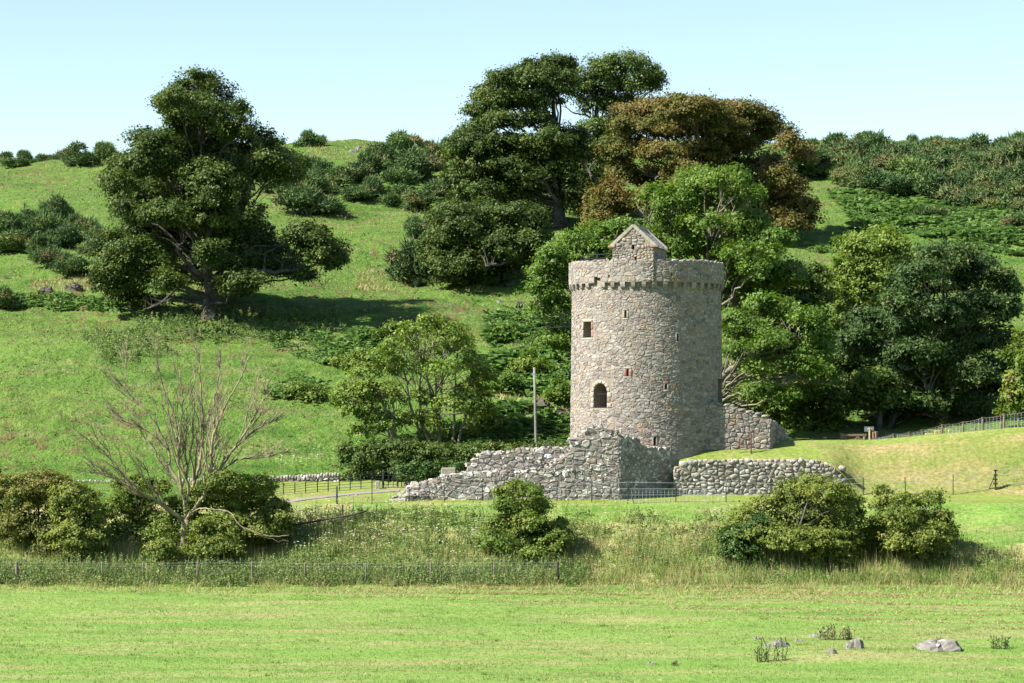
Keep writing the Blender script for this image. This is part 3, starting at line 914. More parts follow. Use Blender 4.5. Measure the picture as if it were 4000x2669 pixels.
house = mk('cap_house', Vh, [np.array(fh4), np.array(fh3)], MAT['mortar'], tower, False, {'tone': np.full(10, 0.5)})
def gpx(px, py):
    D = 146.6
    return ((px - CX)/F*D - gc[0]) / cd[0], (HY - py)/F*D
w1 = gpx(2468, 975) + gpx(2478, 958); w2 = gpx(2479, 1022) + gpx(2487, 1005)
w1 = (w1[0], w1[2], w1[1], w1[3]); w2 = (w2[0], w2[2], w2[1], w2[3])
mb = MB()
for (a_, b_, c_, d_) in (w1, w2):
    V = [hp(u, e, z) for e in (-0.3, 0.8) for (u, z) in ((a_, c_), (b_, c_), (b_, d_), (a_, d_))]
    mb.add(V, np.array([[0,1,2,3],[4,7,6,5],[0,4,5,1],[1,5,6,2],[2,6,7,3],[3,7,4,0]])[:, ::-1])
carve(house, mb)
hs = MB()
gm = plane_map(gc, cd, cn)
topg = lambda u: ZA - sl*np.abs(u) - 0.10
polys = rubble(-HW, HW, ZC - 0.02, ZA, 0.27, 0.19, 12, [w1, w2], topg)
lay(polys, gm, MAT['stone_tower'], house_root := tower, 41, 0, None, 'stone', hs, bulge=0.045)
sm = plane_map(gc + cd*HW, -cn, cd)
polys = rubble(0, LEN, ZC + 0.6, ZE - 0.02, 0.26, 0.19, 13)
lay(polys, sm, MAT['stone_tower'], tower, 42, 0, None, 'stone', hs, bulge=0.04)
hs.build('small_stone', MAT['stone_tower'], tower, True, 'stuff')
# sloping skew stones, skewputts, ridge and slate courses
rng = np.random.RandomState(9)
ca, sa = math.cos(math.atan(sl)), math.sin(math.atan(sl))
SLEN = HW/ca
for side in (-1, 1):
    for (d0, d1) in ((-0.06, 0.26), (LEN - 0.22, LEN + 0.06)):
        for k in range(4):
            s0, s1 = SLEN*k/4*1.06, SLEN*(k+1)/4*1.06
            V = []
            for h in (-0.03, 0.15):
                for (s_, d_) in ((s0+.006, d0), (s1-.006, d0), (s1-.006, d1), (s0+.006, d1)):
                    u = side*(s_*ca + h*sa); z = ZA - s_*sa + h*ca + 0.02
                    V.append(hp(u, d_, z + rng.uniform(-.01, .01)))
            f = np.array([[0,3,2,1],[4,5,6,7],[0,1,5,4],[1,2,6,5],[2,3,7,6],[3,0,4,7]])
            mk('skew_stone', V, f if side > 0 else f[:, ::-1], MAT['dressed'], tower, False, {'tone': np.full(8, rng.rand())})
    V, f4, f3 = rough_box(rng, (-0.22, -0.06, -0.07), (0.22, 0.3, 0.07))
    V = np.array([hp(side*(HW + 0.05) + p[0], p[1], ZE - 0.02 + p[2]) for p in V])
    mk('skewputt', V, [f4, f3], MAT['sandstone'], tower, False, {'tone': np.full(len(V), 0.5)})
    nrow = 10
    for k in range(nrow):
        s0, s1 = SLEN*1.08*k/nrow, SLEN*1.08*(k+1)/nrow + 0.05
        d_ = 0.27
        while d_ < LEN - 0.24:
            w = min(rng.uniform(0.28, 0.5), LEN - 0.23 - d_)
            if w < 0.08: break
            V = []
            for (hh0, hh1) in ((0.0, 0.045), (0.035, 0.085)):
                for (s_, e) in ((s0, 0), (s1, 0), (s1, w - 0.012), (s0, w - 0.012)):
                    h = hh0 if s_ == s0 else hh1
                    u = side*(s_*ca + h*sa); z = ZA - s_*sa + h*ca + 0.012
                    V.append(hp(u, d_ + e, z + rng.uniform(-.004, .004)))
            mk('slate', V, f if side > 0 else f[:, ::-1], MAT['slate'], tower, False, {'tone': np.full(8, rng.rand())})
            d_ += w
for k in range(5):
    d0, d1 = -0.05 + (LEN+0.1)*k/5, -0.05 + (LEN+0.1)*(k+1)/5 - 0.01
    V = [hp(u, d_, ZA + z) for d_ in (d0, d1) for (u, z) in ((-0.13, 0.02), (0, 0.0), (0.13, 0.02), (0.08, 0.15), (-0.08, 0.15))]
    f4 = np.array([[0,1,6,5],[1,2,7,6],[2,3,8,7],[3,4,9,8],[4,0,5,9],[0,4,3,1],[5,6,8,9]]); f3 = np.array([[1,3,2],[6,7,8]])
    mk('ridge_stone', V, [f4, f3], MAT['dressed'], tower, False, {'tone': np.full(10, rng.rand())})

# ------------------------------------------------------------------ ruined barmkin wall in front of the tower
YF = 143.4
def zpx(py, D=YF): return (HY - py)/F*D
def xpx(px, D=YF): return (px - CX)/F*D
ruin = thing('ruined_wall', 'broken rubble curtain wall stepping up to a corner before the tower', 'wall', (xpx(2000), YF, -5.3))
rs = MB()
low = interp([(xpx(x), zpx(y)) for x, y in ((1520, 1960), (1540, 1944), (1583, 1922), (1625, 1895), (1672, 1879), (1711, 1866), (1766, 1857), (1826, 1850), (1900, 1846), (2000, 1843), (2080, 1841), (2130, 1822), (2180, 1800), (2221, 1765), (2245, 1715), (2304, 1676), (2317, 1656), (2345, 1668), (2364, 1680), (2406, 1686), (2421, 1702))])
XA, XB = xpx(1522), xpx(2420)
gmap = plane_map((0, YF, 0), (1, 0, 0), (0, -1, 0))
botf = lambda u: ground(u, np.full_like(np.asarray(u, float), YF)) - 0.25
us = np.linspace(XA, XB, 90)
core_wall(us, botf, lambda u: low(u) - 0.10, (0, YF, 0), (1, 0, 0), (0, -1, 0), 0.85, 'wall_core', MAT['mortar_ruin'], ruin)
polys = rubble(XA, XB, -5.75, -0.8, 0.45, 0.29, 51, (), low, botf)
lay(polys, gmap, MAT['stone_ruin'], ruin, 51, 175, None, 'stone', rs, bulge=0.042, joint=0.008, rough=0.03, rnd=0.11, depth=0.03)
YU = 144.25
up = interp([(xpx(x, YU), zpx(y, YU)) for x, y in ((1795, 1862), (1815, 1838), (1830, 1817), (1853, 1796), (1868, 1785), (1889, 1770), (1915, 1766), (1960, 1771), (2000, 1766), (2025, 1757), (2090, 1755), (2145, 1750), (2221, 1752), (2260, 1735), (2300, 1700))])
UA, UB = xpx(1795, YU), xpx(2300, YU)
core_wall(np.linspace(UA, UB, 60), lambda u: -5.3, lambda u: up(u) - 0.10, (0, YU, 0), (1, 0, 0), (0, -1, 0), 0.9, 'wall_core', MAT['mortar_ruin'], ruin)
polys = rubble(UA, UB, -4.3, -2.3, 0.42, 0.28, 52, (), up)
lay(polys, plane_map((0, YU, 0), (1, 0, 0), (0, -1, 0)), MAT['stone_ruin'], ruin, 52, 55, None, 'stone', rs, bulge=0.045, rough=0.025, rnd=0.11, joint=0.009)
# return face going back to the tower's foot
A_ = np.array([XB, YF, 0.0]); B_ = np.array([9.7, 146.9, 0.0])
LR = float(np.linalg.norm(B_ - A_)); rd = (B_ - A_)/LR; rn = np.array([rd[1], -rd[0], 0.0])
def rtop(u):
    t = np.asarray(u)/LR
    px = np.interp(t, [0, 0.25, 0.30, 0.42, 0.5, 0.62, 0.86, 0.93, 1.0], [1702, 1709, 1716, 1742, 1749, 1750, 1754, 1770, 1800])
    return (HY - px)/F*(YF + t*(B_[1]-YF))
core_wall(np.linspace(0.02, LR, 50), lambda u: -5.6, lambda u: rtop(u) - 0.08, A_, rd, rn, 0.8, 'wall_core', MAT['mortar_ruin'], ruin)
polys = rubble(0.0, LR, -5.7, -1.2, 0.36, 0.27, 53, (), rtop)
lay(polys, plane_map(A_, rd, rn), MAT['stone_ruin'], ruin, 53, 30, None, 'stone', rs, bulge=0.045, rnd=0.11)
rs.build('small_stone', MAT['stone_ruin'], ruin, False, 'stuff')
# tumbled stones on the ledges, wall heads and along the foot
rng = np.random.RandomState(54)
def put_stone(par, c_, s_, mat='stone_ruin', nm='stone', flat=0.62, rough=0.2):
    V, f = boulder(rng, (s_*rng.uniform(0.9, 1.4), s_*rng.uniform(0.8, 1.1), s_*flat*rng.uniform(0.8, 1.15)), c_, None, rough)
    mk(nm, V, f, MAT[mat], par, mat != 'stone_ruin', {'tone': np.full(len(V), rng.rand())})
for u in np.arange(XA + 0.3, XB - 0.1, 0.30):
    for dy in ((0.2, 0.5) if u > xpx(1800) and u < xpx(2240) else (0.15, 0.6)):
        if rng.rand() < 0.93:
            z = float(low(u))
            put_stone(ruin, (u + rng.uniform(-.12, .12), YF + dy + rng.uniform(-.08, .1), z - 0.03 + rng.uniform(-.05, .06)), rng.uniform(0.24, 0.46))
for u in np.arange(UA + 0.2, UB - 0.6, 0.33):
    put_stone(ruin, (u + rng.uniform(-.1, .1), YU + 0.25 + rng.uniform(-.1, .25), float(up(u)) - 0.02), rng.uniform(0.24, 0.44))
for u in np.arange(0.3, LR - 0.2, 0.32):
    c_ = A_ + rd*u - rn*0.3
    put_stone(ruin, (c_[0], c_[1], float(rtop(u)) + 0.0), rng.uniform(0.24, 0.4))
for k in range(26):                                              # scree between the broken face and the pier
    px, py = rng.uniform(2060, 2240), rng.uniform(1790, 1850)
    put_stone(ruin, W(px, py, YF + 0.1 + rng.uniform(-0.06, .3)), rng.uniform(0.18, 0.36))
for k in range(26):                                              # low end of the wall
    px = rng.uniform(1525, 1660); py = np.interp(px, [1525, 1600, 1660], [1955, 1925, 1905]) + rng.uniform(0, 30)
    put_stone(ruin, W(px, py, YF - 0.1), rng.uniform(0.2, 0.45))

# ------------------------------------------------------------------ dry-stone retaining wall under the lawn
YW = 145.2
ret = thing('retaining_wall', 'dry stone retaining wall of rounded pale boulders holding up the lawn', 'wall', (xpx(2960, YW), YW, -5.1))
rets = MB()
rtp = interp([(xpx(x, YW), zpx(y, YW)) for x, y in ((2630, 1835), (2660, 1818), (2690, 1808), (2740, 1801), (2900, 1800), (3100, 1800), (3196, 1803), (3238, 1820), (3262, 1838), (3290, 1862))])
RA, RB = xpx(2632, YW), xpx(3288, YW)
core_wall(np.linspace(RA, RB, 60), lambda u: -5.6, lambda u: rtp(u) - 0.06, (0, YW, 0), (1, 0, 0), (0, -1, 0), 0.5, 'earth_core', MAT['mortar_ruin'], ret)
polys = rubble(RA, RB, -5.5, -3.2, 0.33, 0.25, 61, (), rtp, None, 0.45)
lay(polys, plane_map((0, YW, 0), (1, 0, 0), (0, -1, 0)), MAT['stone_field'], ret, 61, 250, None, 'stone', rets, bulge=0.075, joint=0.012, depth=0.06, rnd=0.15, rough=0.035)
rets.build('small_stone', MAT['stone_field'], ret, True, 'stuff')
for u in np.arange(RA + 0.2, RB - 0.1, 0.34):
    put_stone(ret, (u, YW + 0.16 + rng.uniform(-.06, .1), float(rtp(u)) - 0.02), rng.uniform(0.26, 0.42), 'stone_field', 'stone', 0.75, 0.1)
for k in range(14):                                              # the wall turning into the bank
    t = k/14
    put_stone(ret, (RB + 0.05 + 0.5*t, YW + 0.15 + 1.1*t, -4.0 - 0.3*t + rng.uniform(-0.9, 0.35)), rng.uniform(0.35, 0.55), 'stone_field')

# ------------------------------------------------------------------ stub wall on the tower's shaded side
YS = 147.9
stub = thing('stub_wall', 'ruined rubble wall stub beside the shaded side of the tower', 'wall', (xpx(2950, YS), YS, -2.5))
ss = MB()
stp = interp([(xpx(x, YS), zpx(y, YS)) for x, y in ((2740, 1580), (2800, 1580), (2858, 1588), (2866, 1599), (2900, 1605), (2945, 1616), (2990, 1630), (3011, 1640))])
SA, SB = xpx(2745, YS), xpx(3011, YS)
sbot = lambda u: ground(u, np.full_like(np.asarray(u, float), YS)) - 0.15
core_wall(np.linspace(SA, SB, 30), lambda u: -3.2, lambda u: stp(u) - 0.06, (0, YS, 0), (1, 0, 0), (0, -1, 0), 0.8, 'wall_core', MAT['mortar'], stub)
polys = rubble(SA, SB, -3.0, -0.0, 0.36, 0.26, 71, (), stp)
lay(polys, plane_map((0, YS, 0), (1, 0, 0), (0, -1, 0)), MAT['stone_tower'], stub, 71, 95, None, 'stone', ss, bulge=0.05)
SE = np.array([SB, YS, 0.0]); SF = np.array([16.74, 151.5, 0.0]); LS = float(np.linalg.norm(SF-SE)); sd = (SF-SE)/LS; sn = np.array([sd[1], -sd[0], 0])
stp2 = lambda u: (HY - np.interp(np.asarray(u)/LS, [0, 0.3, 0.5, 0.7, 0.85, 1], [1640, 1655, 1665, 1684, 1704, 1730]))/F*(YS + np.asarray(u)/LS*(SF[1]-YS))
core_wall(np.linspace(0.03, LS, 24), lambda u: -3.2, lambda u: stp2(u) - 0.06, SE, sd, sn, 0.8, 'wall_core', MAT['mortar'], stub)
polys = rubble(0, LS, -3.0, 0.0, 0.36, 0.27, 72, (), stp2)
lay(polys, plane_map(SE, sd, sn), MAT['stone_tower'], stub, 72, 40, None, 'stone', ss, bulge=0.06)
ss.build('small_stone', MAT['stone_tower'], stub, True, 'stuff')
for u in np.arange(SA + 0.5, SB, 0.45):
    V, f = boulder(rng, (0.52, 0.55, 0.2), (u, YS + 0.2, float(stp(u)) + 0.03), 0.1, 0.1)
    mk('cope_stone', V, f, MAT['stone_field'], stub, True, {'tone': np.full(len(V), rng.uniform(0, .6))})
for u in np.arange(0.3, LS, 0.5):
    c_ = SE + sd*u - sn*0.25
    put_stone(stub, (c_[0], c_[1], float(stp2(u)) + 0.02), rng.uniform(0.32, 0.5), 'stone_field', 'cope_stone')

# ------------------------------------------------------------------ foliage
def leaf_arrays(rng, C, Nn, size, aspect=0.7, fold=0.12):
    """kite-shaped leaves at C facing Nn; sizes vary"""
    n = len(C)
    Nn = Nn / (np.linalg.norm(Nn, axis=1)[:, None] + 1e-9)
    T = rng.normal(size=(n, 3)); T -= (T*Nn).sum(1)[:, None]*Nn
    T /= np.linalg.norm(T, axis=1)[:, None] + 1e-9
    B = np.cross(Nn, T)
    s = size * rng.uniform(0.6, 1.35, n)[:, None]
    V = np.stack([C - T*s*0.5, C + B*s*0.5*aspect + T*s*0.05 + Nn*s*fold, C + T*s*0.5, C - B*s*0.5*aspect + T*s*0.05 + Nn*s*fold], 1)
    return V.reshape(-1, 3), np.arange(4*n).reshape(-1, 4)

def unit(rng, n):
    v = rng.normal(size=(n, 3))
    return v / np.linalg.norm(v, axis=1)[:, None]

def leaf_tris(rng, C, Nn, size, aspect=0.8):
    """small pointed leaves, one triangle each"""
    n = len(C)
    Nn = Nn / (np.linalg.norm(Nn, axis=1)[:, None] + 1e-9)
    T = rng.normal(size=(n, 3)); T -= (T*Nn).sum(1)[:, None]*Nn
    T /= np.linalg.norm(T, axis=1)[:, None] + 1e-9
    B = np.cross(Nn, T)
    s = size * rng.uniform(0.5, 1.5, n)[:, None]
    V = np.stack([C - T*s*0.42 + B*s*0.5*aspect, C - T*s*0.42 - B*s*0.5*aspect, C + T*s*0.58], 1)
    return V.reshape(-1, 3), np.arange(3*n).reshape(-1, 3)

def crown_arrays(rng, lobes, leaf, rc, cover=1.0, flat=0.55, droop=0.0, inner=0.25, up=0.5):
    """leaf clumps spread over the shells of the lobes; returns leaf centres, normals, tones, and clump centres per lobe"""
    C, Nn, T, clumps = [], [], [], []
    for (c, r) in lobes:
        c = np.array(c); r = np.array(r)
        area = 4*math.pi*(((r[0]*r[1])**1.6 + (r[0]*r[2])**1.6 + (r[1]*r[2])**1.6)/3)**(1/1.6)
        nc = max(5, int(area / (math.pi*rc*rc) * 1.25))
        d = unit(rng, nc)
        d[:, 2] = np.where(d[:, 2] < -0.55, -d[:, 2]*rng.uniform(0, 1, nc), d[:, 2])
        d /= np.linalg.norm(d, axis=1)[:, None]
        rr = rng.uniform(0.72, 1.08, nc)[:, None]
        cc = c + d*r*rr
        clumps.append(cc)
        nl = max(4, int(cover * math.pi*rc*rc / (0.33*leaf*leaf)))
        rcs = rc * rng.uniform(0.6, 1.3, nc)
        lt = rng.uniform(0.0, 0.32)
        for k in range(nc):
            p = rng.normal(size=(nl, 3)) * 0.5
            p *= np.where(rng.rand(nl, 1) < 0.08, 1.5, 1.0)
            o = p * rcs[k] * np.array([1, 1, flat])
            o[:, 2] -= droop * (o[:, 0]**2 + o[:, 1]**2) / max(rcs[k], .1)
            C.append(cc[k] + o)
            Nn.append(d[k]*0.85 + rng.normal(size=(nl, 3))*0.52 + np.array([0, 0, up]))
            T.append(np.clip(lt + rng.uniform(0, 0.45) + rng.normal(0.10, 0.15, nl), 0, 1))
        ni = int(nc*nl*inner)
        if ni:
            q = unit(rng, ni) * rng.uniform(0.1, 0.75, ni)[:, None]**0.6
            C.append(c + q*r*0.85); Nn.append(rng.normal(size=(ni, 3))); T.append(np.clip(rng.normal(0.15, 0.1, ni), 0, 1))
    return np.concatenate(C), np.concatenate(Nn), np.concatenate(T), clumps

def bez(p0, p1, p2, n):
    t = np.linspace(0, 1, n)[:, None]
    return (1-t)**2*np.array(p0) + 2*t*(1-t)*np.array(p1) + t*t*np.array(p2)

def px_lobes(rng, lst, D, depth=0.8, spread=None, dscale=1.0):
    """lobes given by where they show (column, row, half width, half height); each gets its own depth in the crown"""
    xs = [l[0] for l in lst]; mid = (min(xs) + max(xs))/2; half = max((max(xs) - min(xs))/2, 1)
    out = []
    for l in lst:
        k = math.sqrt(max(0.12, 1 - ((l[0]-mid)/(half*1.15))**2))
        dy = rng.uniform(-1, 1) * half/F*D*depth*k if len(l) < 5 else l[4]
        DD = D + dy
        rx, rz = l[2]/F*DD*dscale*1.04, l[3]/F*DD*dscale*1.14
        out.append((W(l[0], l[1], DD), (rx, (rx*0.6 + rz*0.5), rz)))
    return out

def make_tree(name, label, cat, D, base_px, lobes_px, leaf_m, bark_m, seed, leaf=0.3, rc=0.7, cover=1.0, trunk=None, r0=0.5, group=None, depth=0.8, flat=0.75, droop=0.1,
              inner=0.25, limbs=(), n_limb=12, twig=1.0, extra=None, aspect=0.7, dscale=1.0, fill=0.0, tall=1.0):
    rng = np.random.RandomState(seed)
    bx = xpx(base_px, D)
    base = np.array([bx, D, gz(bx, D)])
    t = thing(name, label, cat, base, group)
    more = [(l[0] + rng.uniform(-.7, .7)*l[2], l[1] + rng.uniform(-.55, .55)*l[3], l[2]*0.8, l[3]*0.8) for l in lobes_px for _ in range(2) if rng.rand() < fill*0.5 and (seed != 1 or l[1] < 1125)]
    lobes = px_lobes(rng, list(lobes_px) + more, D, depth, dscale=dscale)
    lobes = [(c, (r[0], r[1], r[2]*tall)) for c, r in lobes]
    if extra: lobes += extra
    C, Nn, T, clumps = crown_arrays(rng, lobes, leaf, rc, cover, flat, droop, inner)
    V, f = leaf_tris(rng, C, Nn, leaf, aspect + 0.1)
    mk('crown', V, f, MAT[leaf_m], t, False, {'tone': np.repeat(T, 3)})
    if trunk is None: trunk = [(base_px, None), (lobes_px[0][0], lobes_px[0][1])]
    tp = [base + np.array([0, 0, -0.4])]
    for (px, py) in trunk:
        if py is not None: tp.append(W(px, py, D))
    tp = np.array(tp)
    if len(tp) > 1:
        s = np.linspace(0, 1, 14); i0 = np.linspace(0, 1, len(tp))
        P = np.stack([np.interp(s, i0, tp[:, k]) for k in range(3)], 1)
        P[1:-1] += rng.normal(size=(12, 3))*r0*0.12
        rr = r0*(1 - 0.82*s)
        rr[0] *= 1.75; rr[1] *= 1.15
        V, f4, f3 = tube_arrays(P, rr, 12)
        mk('trunk', V, [f4, f3], MAT[bark_m], t, True)
    else: P = tp
    # limbs from the trunk into the lobes
    order = np.argsort([-l[1][0]*l[1][2] for l in lobes])
    tw = MB()
    for n_, i in enumerate(order):
        c, r = lobes[i]
        c = np.array(c)
        za = base[2] + (c[2] - base[2])*rng.uniform(0.45, 0.7)
        k = int(np.argmin(np.abs(P[:, 2] - za))); k = max(2, min(k, len(P) - 1)) if len(P) > 3 else 0
        p0 = P[k]; L = np.linalg.norm(c - p0)
        pm = p0*0.5 + c*0.5 + np.array([0, 0, 0.08*L]) + rng.normal(size=3)*0.06*L
        Q = bez(p0, pm, c, 9); Q[1:-1] += rng.normal(size=(7, 3))*0.02*L
        ra = r0*0.21*(1 - 0.5*k/len(P))*min(1.2, 0.5 + L/8)
        rr = np.linspace(ra, max(0.03, ra*0.3), 9)
        if n_ < n_limb:
            V, f4, f3 = tube_arrays(Q, rr, 7)
            mk('limb', V, [f4, f3], MAT[bark_m], t, True)
        else:
            add_tube(tw, Q, rr, 6)
        cl = clumps[i]
        for q in cl[rng.rand(len(cl)) < 0.14*twig]:
            s_ = Q[rng.randint(4, 9)]
            m = (s_ + q)/2 + rng.normal(size=3)*0.12*np.linalg.norm(q - s_)
            add_tube(tw, bez(s_, m, q, 4), np.linspace(max(0.022, ra*0.16), 0.012, 4), 3, cap=False)
    for lm in limbs:                                               # limbs that show in the photograph, as polylines of (column, row, depth offset)
        pts, ra = lm
        q = np.array([W(a[0], a[1], D + (a[2]*(0.25 if leaf_m == 'ash' else 1.0) if len(a) > 2 else 0)) for a in pts])
        i0 = np.linspace(0, 1, len(q)); s = np.linspace(0, 1, 5*len(q))
        Q = np.stack([np.interp(s, i0, q[:, k]) for k in range(3)], 1)
        Q[1:-1] = (Q[:-2] + Q[1:-1]*2 + Q[2:])/4
        Q[1:-1] += rng.normal(size=(len(Q)-2, 3))*ra*0.25
        V, f4, f3 = tube_arrays(Q, np.linspace(ra, ra*0.3, len(Q)), 8)
        mk('limb', V, [f4, f3], MAT[bark_m], t, True)
        for _ in range(10):
            k = rng.randint(len(Q)//3, len(Q)); p = Q[k]
            e = p + np.array([rng.normal()*0.7, rng.normal()*0.7, abs(rng.normal())*0.9 + 0.2])
            add_tube(tw, bez(p, (p+e)/2 + rng.normal(size=3)*0.15, e, 5), np.linspace(ra*0.3, 0.015, 5), 4, cap=False)
    tw.build('twig', MAT[bark_m], t, True, 'stuff')
    return t

make_tree('sycamore_tree', 'dark broad sycamore standing alone on the green slope, its crown rising above the skyline', 'tree', 195, 820,
  [(770,345,80,48),(700,410,75,45),(850,385,60,50),(775,440,125,55),(948,424,38,22),(690,505,60,45),(800,520,115,55),(935,505,85,32),(1005,558,75,42),(620,558,85,36),(560,602,65,34),(500,662,85,38),(600,655,105,46),(715,602,80,45),(840,640,105,50),
   (1060,612,88,46),(1120,670,70,42),(470,722,76,38),(565,765,100,38),(690,735,90,38),(860,755,105,50),(482,812,46,36),(640,838,100,38),(820,845,105,46),(925,790,55,50),(560,905,105,40),(700,905,95,40),(880,915,115,50),(1000,930,75,42),
   (450,965,95,42),(560,992,115,48),(440,1042,74,50),(425,1105,58,48),(520,1092,95,46),(700,1085,95,42),(820,1002,95,50),(920,1020,105,42),(1040,990,95,38),(1180,920,85,38),(1245,975,78,48),(1300,1020,42,36),(1095,1052,95,26),(955,1108,95,30),
   (490,1160,85,20),(590,1172,56,14),(650,1105,60,36),(1180,1085,40,16),(1000,680,50,20),(820,700,120,50),(700,680,80,40),(760,830,110,50),(640,790,70,40),(900,850,80,50),(760,970,110,50),(600,960,70,40),(830,570,90,40),(720,550,60,36),(930,690,60,50),(900,600,60,40),(780,300,40,20),(990,860,50,50),(530,850,50,40)],
  'sycamore', 'bark', 1, 0.18, 0.62, 1.0, [(818, 1180), (812, 1050), (800, 850), (790, 620), (780, 420)], 0.62, None, 0.75, 0.7, 0.1, 0.2,
  [([(822,1090,-1),(900,1070,-2),(1010,1062,-3),(1120,1060,-3),(1230,1040,-3),(1290,990,-3)], 0.24), ([(815,1090,-1),(760,1060,-2),(690,975,-3),(720,940,-3)], 0.2), ([(1165,1060,-3),(1170,1010,-3),(1190,960,-3)], 0.11),
   ([(700,1120,-2),(650,1165,-3),(620,1190,-3),(560,1210,-3)], 0.11), ([(905,470,0),(925,450,0),(935,430,0)], 0.07), ([(1210,1055,-3),(1245,1095,-3),(1270,1140,-3)], 0.05)], fill=0.3, tall=1.22)

make_tree('sycamore_tree', 'tallest dark sycamore with a domed crown left of the copper tree', 'tree', 240, 2182,
  [(2160,258,100,34),(2060,292,70,34),(1990,318,92,40),(1920,372,75,40),(2085,318,90,45),(2180,325,85,50),(2005,400,105,44),(1900,440,66,36),(2120,400,76,40),(1868,492,58,32),(1965,480,90,32),(2080,470,66,40),(1842,562,84,42),(1945,560,100,40),
   (2150,545,105,40),(2060,582,95,44),(1800,622,66,42),(1880,650,105,50),(1990,660,95,42),(2160,622,95,50),(2232,602,66,46),(1790,692,60,34),(1960,772,95,50),(2050,752,76,50),(1840,800,105,50),(1780,850,84,40),(1900,860,115,40),(2020,840,86,46),
   (2098,822,46,50),(2060,700,80,46),(2130,700,60,46),(2215,690,50,46),(1960,715,90,40),(2230,540,50,50),(2100,640,80,40),(1860,740,90,40),(2230,770,50,60)],
  'sycamore', 'bark', 2, 0.20, 0.66, 1.0, [(2185, 830), (2182, 760), (2200, 620), (2170, 480), (2150, 340)], 0.72, None, 0.55, 0.7, 0.1, 0.18,
  [([(2182,800,-2),(2130,720,-3),(2080,690,-4),(1990,685,-4)], 0.22), ([(2195,760,-1),(2210,700,-2),(2225,620,-2)], 0.26), ([(2180,760,-1),(2160,690,-2),(2130,640,-2)], 0.3)], fill=0.5)

make_tree('sycamore_tree', 'low wide dark sycamore spreading down the slope in front of the tallest one', 'tree', 211, 1990,
  [(1790,850,80,50),(1900,850,100,56),(2020,850,86,56),(2098,862,46,50),(1740,930,76,50),(1840,940,115,60),(1970,950,105,60),(2075,940,58,50),(1712,1010,70,50),(1800,1030,105,46),(1920,1030,96,50),(2020,1030,70,40),(1752,1082,66,30),(1860,1085,80,26),
   (1960,1090,60,26),(2060,1000,50,40),(1690,960,40,40),(2110,920,36,40)],
  'sycamore', 'bark', 15, 0.185, 0.6, 1.0, [(2010, 1060), (2020, 960), (1990, 860)], 0.5, None, 0.6, 0.7, 0.1, 0.2,
  [([(2020,1010,-1),(1960,1030,-3),(1900,1040,-4)], 0.2)], fill=0.5)
make_tree('sycamore_tree', 'lighter green sycamore with an open wide top, behind and joining the tallest dark one', 'tree', 250, 2352,
  [(2440,252,105,38),(2330,276,95,40),(2535,292,56,32),(2380,332,110,40),(2500,330,76,38),(2568,322,40,20),(2285,355,66,46),(2420,395,80,30),(2335,410,70,36),(2470,415,40,20),(2335,505,76,40),(2400,482,56,32),(2290,575,66,40),(2380,562,66,50),
   (2320,652,76,50),(2270,705,56,40),(2250,800,86,70),(2330,860,60,60),(2260,890,70,40)],
  'sycamore_light', 'bark', 3, 0.20, 0.64, 0.9, [(2345, 700), (2320, 560), (2330, 430), (2380, 300)], 0.55, None, 0.6, 0.75, 0.1, 0.12,
  [([(2345,760,-2),(2310,690,-3),(2290,640,-3)], 0.25), ([(2335,480,0),(2290,450,0),(2230,440,0),(2200,400,0)], 0.12), ([(2340,470,0),(2330,420,0),(2400,350,0),(2480,310,0)], 0.12), ([(2390,430,0),(2470,380,0),(2540,330,0)], 0.1)])

make_tree('copper_sycamore', 'bronze brown tinged sycamore with a wide crown against the sky behind the tower', 'tree', 234, 2720,
  [(2480,442,86,38),(2560,424,76,34),(2650,442,86,42),(2780,424,66,30),(2842,432,80,32),(2440,502,58,42),(2540,502,105,42),(2680,512,105,46),(2820,492,105,46),(2940,482,58,34),(2402,582,50,42),(2480,582,95,42),(2600,600,105,42),(2740,592,95,46),
   (2880,572,86,46),(2990,532,56,40),(3080,560,54,32),(3140,612,50,36),(2430,672,58,50),(2540,692,76,42),(2680,682,95,42),(2850,662,86,42),(2980,642,76,42),(2350,782,56,50),(2332,852,48,60),(2392,762,58,50),(2960,742,56,42),(3050,782,66,42),
   (3122,812,66,42),(3152,872,52,32),(3000,832,58,50),(2430,802,58,50),(2900,850,80,60),(2700,780,100,60),(2560,780,80,60),(2700,416,95,38),(2900,436,86,38),(2985,468,76,38),(3045,520,66,36),(2620,404,60,26),(2960,700,80,50),(3040,700,70,46),(3100,735,60,42),(2940,800,80,50),(2900,900,80,54),(3000,900,70,42),(3060,860,60,40),(2800,740,100,50)],
  'copper', 'bark', 4, 0.205, 0.66, 1.0, [(2720, 900), (2725, 750), (2730, 600), (2720, 480)], 0.65, None, 0.55, 0.7, 0.1, 0.18,
  [([(2960,640,-1),(3010,580,-2),(3060,520,-2)], 0.1), ([(2980,950,0),(3010,938,-2),(3060,945,-3),(3100,930,-3)], 0.1), ([(2560,700,-3),(2640,640,-4),(2660,560,-4)], 0.14)], fill=0.5)

